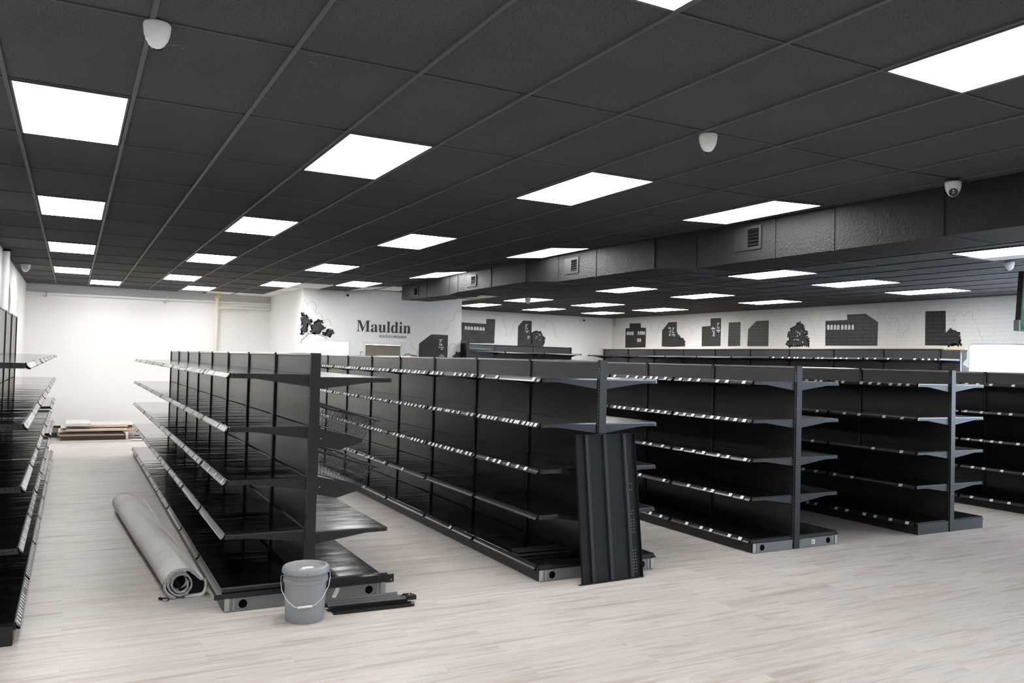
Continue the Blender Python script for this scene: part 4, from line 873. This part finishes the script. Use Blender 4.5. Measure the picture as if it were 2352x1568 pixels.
# pipes on the back wall
def pipes():
    Y = 20.49
    t = thing('wall_pipe', 'long white horizontal pipe running under the ceiling along the back wall', 'pipe', (0, 0, 0))
    MB().tube([(XL, Y, 3.012), (4.23, Y, 3.032)], .030, M['plastic_white'], 14).build('pipe', t, smooth=True)
    MB().tube([(1.47, Y, 3.022), (1.60, Y, 3.022)], .035, M['plastic_white'], 14).build('coupling', t, smooth=True)
    for x in (-.54, 1.88):
        MB().box(x-.012, x+.012, Y-.034, Y-.03, 2.93, 3.05, M['bright_steel']).box(x-.03, x-.018, Y-.034, 20.56, 2.93, 2.99, M['wall_grey']).box(x-.02, x+.02, Y-.02, Y+.02, 3.042, 3.07, M['bright_steel']).build('pipe_bracket', t)
    t = thing('waste_pipe', 'cream vertical waste pipe with a tee on the back wall', 'pipe', (0, 0, 0))
    X = 2.972; Y = 20.40
    MB().tube([(X, Y, .0), (X, Y, 3.16)], .040, M['pvc'], 16).build('pipe', t, smooth=True)
    for z0, z1 in ((2.85, 3.0), (2.55, 2.62), (3.05, 3.10)): MB().tube([(X, Y, z0), (X, Y, z1)], .047, M['pvc'], 16).build('collar', t, smooth=True)
    MB().tube([(X, Y, 2.86), (X+.07, Y, 2.88), (X+.13, Y, 2.90), (X+.2, Y, 2.905), (4.225, Y, 2.91)], .030, M['pvc'], 14).build('side_branch', t, smooth=True)
    MB().tube([(X+.12, Y, 2.898), (X+.24, Y, 2.906)], .040, M['pvc'], 14).build('collar', t, smooth=True)
    tag(MB().lathe([(0, -.045), (.035, -.04), (.06, -.01), (.055, .03), (.03, .05), (0, .055)], (X+.02, Y-.10, 3.15), M['foam'], 14).build('foam_blob', None, smooth=True), 'yellow foam lump around the top of the cream waste pipe', 'foam')
    t = thing('wall_conduit', 'thick white vertical pipe on the left wall behind the tall shelving', 'pipe', (-.875, 13.75, 0))
    MB().tube([(0, 0, 0), (0, 0, 3.19)], .042, M['plastic_white'], 18).build('pipe', t, smooth=True)
    MB().tube([(0, 0, 3.18), (0, 0, 3.206)], .050, M['dark'], 18).build('top_collar', t, smooth=True)
pipes()

# dome cameras
def dome(name, label, loc, s=1.0, look=None, tilt=None):
    t = thing(name, label, 'security camera', loc, 0, 'white dome cameras')
    pw = M['plastic_white']
    MB().lathe([(0, 0), (.052*s, 0), (.054*s, -.006*s), (.054*s, -.018*s), (.050*s, -.045*s), (.043*s, -.068*s), (.036*s, -.072*s), (0, -.072*s)], (0, 0, 0), pw, 32).build('housing', t, smooth=True)
    d = Vector(look or (0, .3, -1)).normalized(); c = Vector((0, 0, -.062*s))
    m = MB(); prof = []
    vs = []; fs = []; nu, nv = 20, 12; R = .040*s
    for i in range(nv+1):
        for k in range(nu):
            th = math.pi*i/nv; ph = 2*math.pi*k/nu; vs.append(c+Vector((R*math.sin(th)*math.cos(ph), R*math.sin(th)*math.sin(ph), R*math.cos(th))))
    for i in range(nv):
        for k in range(nu): fs.append((i*nu+k, i*nu+(k+1) % nu, (i+1)*nu+(k+1) % nu, (i+1)*nu+k))
    ball = m.add(vs, fs, pw).build('camera_ball', t, smooth=True)
    a = d.orthogonal().normalized(); b_ = d.cross(a)
    m = MB().tube([c+d*R*.75, c+d*R*1.02], .029*s, M['lens'], 24); l = m.build('lens_face', t)
    if look: MB().tube([c+d*R*1.0, c+d*R*1.035], .013*s, M['grey_steel'], 4).build('lens', l)
    return t
dome('dome_camera', 'white dome camera near the top left, the largest one', (.273, 3.83, H), 1.04, (.1, .9, -.25))
dome('dome_camera', 'white dome camera on the ceiling between the two middle light lines', (3.37, 3.84, H), 1.02, (.5, .6, -.3))
dome('dome_camera', 'white dome camera beside the black duct with its lens facing us', (5.70, 3.81, H), 1.05, (-.95, -.75, -.55))
dome('dome_camera', 'small white dome camera by the left wall', (-.742, 15.97, H), 1.3, (.3, 1, -.3))
dome('dome_camera', 'white dome camera hanging in front of a ceiling light beyond the duct', (8.83, 15.83, H), 1.3, (-.2, 1, -.4))
dome('dome_camera', 'white dome camera hanging below a white tile at the right edge', (10.33, 6.14, H), 1.05, (.5, .9, -.3))
def wallcam(label, loc, s):
    t = thing('dome_camera', label, 'security camera', loc, 0, 'white dome cameras'); pw = M['plastic_white']
    MB().box(-.06*s, .06*s, -.03*s, 0, -.06*s, .06*s, pw).build('wall_plate', t)
    MB().tube([(0, -.03*s, 0), (0, -.07*s, -.01*s), (-.01*s, -.10*s, -.02*s)], .042*s, pw, 16).build('housing', t, smooth=True)
    MB().tube([(-.01*s, -.10*s, -.02*s), (-.013*s, -.112*s, -.024*s)], .026*s, M['lens'], 16).build('lens_face', t)
wallcam('small white camera high on the office wall above the lettering', (5.175, 17.3, 3.145), .95)
wallcam('small white camera high on the far back wall near the corner', (13.60, 20.97, 3.12), 1.15)
# cable hook below the ceiling in the far corner
tag(MB().tube([(14.66, 20.72, H), (14.66, 20.76, 3.12), (14.66, 20.80, 3.06), (14.66, 20.84, 2.98), (14.66, 20.76, 2.96), (14.66, 20.72, 3.01), (14.66, 20.80, 3.05)], .008, M['grey_steel'], 6).build('cable_end'), 'loose looped cable hanging in the far right corner', 'cable')
# cable on top of the second run
tag(MB().tube([(6.50, 17.22, 1.86), (6.53, 17.2, 1.90), (6.6, 17.2, 1.905), (6.66, 17.2, 1.88), (6.70, 17.2, 1.83)], .008, M['frame'], 8).tube([(6.62, 17.17, 1.84), (6.68, 17.17, 1.868), (6.75, 17.17, 1.862), (6.80, 17.17, 1.83), (6.83, 17.17, 1.79)], .018, M['orange'], 10).tube([(6.68, 17.17, 1.80), (6.68, 17.17, 1.4)], .02, M['frame'], 8).box(6.45, 7.1, 17.0, 17.28, 0, 1.4, M['board_dark']).build('hand_tool'), 'orange and black tool showing over the second run beside the brown blind', 'tool')

# screen at the right edge and plastic sheet lit through by the added window
def screen():
    t = thing('hanging_screen', 'slim screen with a green and teal picture hanging at the right edge', 'screen', (7.745, 4.5, 2.21), 0)
    sl = .10
    def sk(m, x0, x1, y0, y1, z0, z1, mt):
        P = [(x+sl*z, y, z) for z in (z0, z1) for x, y in ((x0, y0), (x1, y0), (x1, y1), (x0, y1))]
        m.add(P, [(0,3,2,1),(4,5,6,7),(0,1,5,4),(1,2,6,5),(2,3,7,6),(3,0,4,7)], mt); return m
    sk(MB(), 0, .95, 0, .05, 0, .56, M['frame']).build('screen_case', t)
    sk(MB(), .016, .934, -.002, 0, .014, .546, M['screen']).build('screen_face', t)
    MB().box(-.022, .0, -.005, .045, -.0, .10, M['grey_steel']).build('corner_bracket', t)
    MB().tube([(.52, .03, .5), (.52, .03, 1.0)], .02, M['frame'], 12).build('ceiling_pole', t)
screen()
def wrapped():
    t = thing('plastic_sheet', 'bright white plastic sheet hung on a rod at the right edge', 'plastic sheet', (12.35, 7.95, 0), math.radians(-57))
    m = MB(); nx, nz = 60, 24; vs = []
    for j in range(nz+1):
        for i in range(nx+1):
            x = 1.5*i/nx; z = .02+2.25*j/nz; q = 1-.7*j/nz
            vs.append((x, (.014*math.sin(x*11)+.007*math.sin(x*23+z*2))*q, z))
    m.add(vs, [(j*(nx+1)+i, j*(nx+1)+i+1, (j+1)*(nx+1)+i+1, (j+1)*(nx+1)+i) for j in range(nz) for i in range(nx)], M['sheet'])
    m.build('sheet', t, smooth=True)
    P = [(0, .004, 2.26), (-.035, .0, 2.12), (-.03, -.01, 2.03), (-.075, .0, 1.98), (-.085, .01, 1.94), (-.02, .0, 1.90), (0, .004, 1.89)]
    MB().add(P+[(x, y+.002, z) for x, y, z in P], [tuple(range(7)), tuple(range(13, 6, -1))]+[(k, (k+1) % 7, (k+1) % 7+7, k+7) for k in range(7)], M['sheet']).build('loose_flap', t)
    MB().tube([(0, .02, 2.262), (1.5, .02, 2.262)], .012, M['plastic_white'], 10).build('rod', t)
    for x in (.03, 1.47): MB().tube([(x, .045, 0), (x, .045, 2.25)], .012, M['plastic_white'], 10).box(x-.15, x+.15, .02, .07, 0, .012, M['plastic_white']).build('stand_post', t)
wrapped()

# ================================================================ MURALS AND LETTERING
PL = {'OF': (WO, lambda a, z, d: (a, 17.3-d, z)), 'BK': (WB, lambda a, z, d: (a, YB-d, z)), 'RT': (WR, lambda a, z, d: (XR-d, a, z))}
def jag(pts, amp, step, R):
    out = []; n = len(pts)
    for i in range(n):
        a, b_ = pts[i], pts[(i+1) % n]; L = math.hypot(b_[0]-a[0], b_[1]-a[1]); k = max(1, int(L/step))
        for q in range(k):
            u = q/k; out.append((a[0]+(b_[0]-a[0])*u+R.uniform(-amp, amp), a[1]+(b_[1]-a[1])*u+R.uniform(-amp, amp)))
    return out
def jago(pts, amp, step, R):
    q = jag(pts, amp, step, R); L = math.hypot(pts[0][0]-pts[-1][0], pts[0][1]-pts[-1][1]); k = max(1, int(L/step)); return q[:-k]+[pts[-1]]
def flat(m, f, pts, d, mt):
    # thin painted shape, 1.5 mm of paint
    vs = [f(a, z, d) for a, z in pts]+[f(a, z, d-.0015) for a, z in pts]; n = len(pts)
    bm = bmesh.new(); bv = [bm.verts.new(v) for v in vs[:n]]
    try: bm.faces.new(bv).normal_update()
    except ValueError: return
    bmesh.ops.triangulate(bm, faces=bm.faces[:]); bm.verts.index_update()
    fs = [tuple(v.index for v in fc.verts) for fc in bm.faces]; bm.free()
    m.add(vs, fs+[(k, (k+1) % n, (k+1) % n+n, k+n) for k in range(n)], mt)
LAB = {('OF', 'tree'): 'three black tree crowns painted at the office corner'}
R = random.Random(21)
NAMES = {'building': 'building_mural', 'tower': 'tower_mural', 'tree': 'tree_mural', 'bush': 'bush_mural'}
for n, kind, polys, wins in MURALS:
    par, f = PL[n]; m = MB(); mt = M['mural_brick'] if n == 'RT' else M['mural']
    for p in polys:
        p0 = p
        if kind in ('tree', 'bush'): p = jag(p, .018, .035, R)
        elif kind == 'tower': p = p[:3]+jago(p[3:8], .016, .04, R)+p[8:]
        elif n == 'RT' and len(p) == 12: p = p[:4]+jago(p[4:10], .02, .05, R)+p[10:]
        flat(m, f, p, .003, mt)
        if kind in ('tree', 'bush'):
            for q in jag(polys[polys.index(p0)], .010, .034, R):
                s_ = R.uniform(.014, .03); flat(m, f, [(q[0]+s_*R.uniform(.6, 1.2)*math.cos(k*.7854), q[1]+s_*R.uniform(.6, 1.2)*math.sin(k*.7854)) for k in range(8)], .003, mt)
    bl = polys[0][4:8] if kind == 'tower' else (polys[0][4:10] if n == 'RT' and len(polys[0]) == 12 and not wins[0][4] else [])
    if len(bl) > 3:
        for q in jago(bl, .012, .04, R):
            s_ = R.uniform(.018, .036); flat(m, f, [(q[0]+s_*R.uniform(.6, 1.2)*math.cos(k*.7854), q[1]+s_*R.uniform(.6, 1.2)*math.sin(k*.7854)) for k in range(8)], .003, mt)
    for a0, z0, a1, z1, arch in wins:
        a0, a1 = min(a0, a1), max(a0, a1); z0, z1 = min(z0, z1), max(z0, z1)
        if arch:
            r = (a1-a0)/2; c = (a0+a1)/2; h = min(r*1.3, (z1-z0)*.5)
            p = [(a0, z0), (a1, z0), (a1, z1-h)]+[(c+r*math.cos(t_*math.pi/8), z1-h+h*math.sin(t_*math.pi/8)) for t_ in range(1, 8)]+[(a0, z1-h)]
        else: p = [(a0, z0), (a1, z0), (a1, z1), (a0, z1)]
        flat(m, f, p, .0055, M['mural_white'])
    if kind == 'tree':
        for _ in range(9):
            p = polys[-1]; cx = sum(q[0] for q in p)/len(p)+R.uniform(-.12, .12); cz = sum(q[1] for q in p)/len(p)+R.uniform(-.10, .12); s_ = R.uniform(.006, .016)
            flat(m, f, [(cx-s_*2, cz), (cx, cz-s_), (cx+s_*2.2, cz+s_*.5), (cx+s_*.3, cz+s_)], .0055, M['mural_white'])
    if n == 'OF' and kind == 'tree':
        for seq, w_ in ((BRANCH, .012), (BRANCH[2:6], .008), ([BRANCH[3], (BRANCH[3][0]-.02, BRANCH[3][1]+.16)], .008), ([BRANCH[2], (BRANCH[2][0]+.01, BRANCH[2][1]+.18)], .007), ([BRANCH[5], (BRANCH[5][0]+.12, BRANCH[5][1]+.10)], .006), ([BRANCH[3], (BRANCH[3][0]-.06, BRANCH[3][1]+.13)], .006)):
            for (a, z), (b_, y) in zip(seq[:-1], seq[1:]):
                L = math.hypot(b_-a, y-z) or 1; nx, nz = -(y-z)/L*w_/2, (b_-a)/L*w_/2
                flat(m, f, [(a+nx, z+nz), (b_+nx*.7, y+nz*.7), (b_-nx*.7, y-nz*.7), (a-nx, z-nz)], .003, mt)
    m.build(NAMES[kind], par)
def smooth(pts, k=5):
    out = []
    for i in range(len(pts)-1):
        p0, p1, p2, p3 = pts[max(i-1, 0)], pts[i], pts[i+1], pts[min(i+2, len(pts)-1)]
        for q in range(k):
            t_ = q/k; out.append(tuple(.5*((2*p1[j])+(-p0[j]+p2[j])*t_+(2*p0[j]-5*p1[j]+4*p2[j]-p3[j])*t_**2+(-p0[j]+3*p1[j]-3*p2[j]+p3[j])*t_**3) for j in (0, 1)))
    return out+[pts[-1]]
for n, pts in CLOUDS:
    par, f = PL[n]; P = smooth(pts); m = MB(); w_ = .0026
    for (a, z), (b_, y) in zip(P[:-1], P[1:]):
        L = math.hypot(b_-a, y-z)
        if L < 1e-6: continue
        nx, nz = -(y-z)/L*w_, (b_-a)/L*w_
        m.add([f(a+nx, z+nz, .003), f(b_+nx, y+nz, .003), f(b_-nx, y-nz, .003), f(a-nx, z-nz, .003)], [(0, 1, 2, 3)], M['line_faint' if n == 'RT' else 'line'])
    m.build('cloud_outline', par)
def text(name, body, x0, x1, zb, cap, d, th):
    cu = bpy.data.curves.new(name, 'FONT'); cu.body = body; cu.size = 1.0; cu.extrude = th
    o = bpy.data.objects.new(name, cu); C.objects.link(o); dg = bpy.context.evaluated_depsgraph_get()
    me = bpy.data.meshes.new_from_object(o.evaluated_get(dg)); bpy.data.objects.remove(o)
    ky = cap/max(v.co.y for v in me.vertices if v.co.x < min(q.co.x for q in me.vertices)+.3); xs = [v.co.x for v in me.vertices]; k = (x1-x0)/(max(xs)-min(xs)); mn = min(xs)
    for v in me.vertices: v.co = Vector((x0+(v.co.x-mn)*k, 17.3-d-v.co.z, zb+v.co.y*ky))
    me.materials.clear(); me.materials.append(M['letter'])
    return link(name, me, WO)
text('town_lettering', ''.join(chr(c) for c in (0x1D40C, 0x1D41A, 0x1D42E, 0x1D425, 0x1D41D, 0x1D422, 0x1D427)), 5.412, 6.659, 2.362, .243, .004, .003)
text('state_lettering', 'SOUTH CAROLINA', 5.931, 6.566, 2.248, .058, .004, .002)
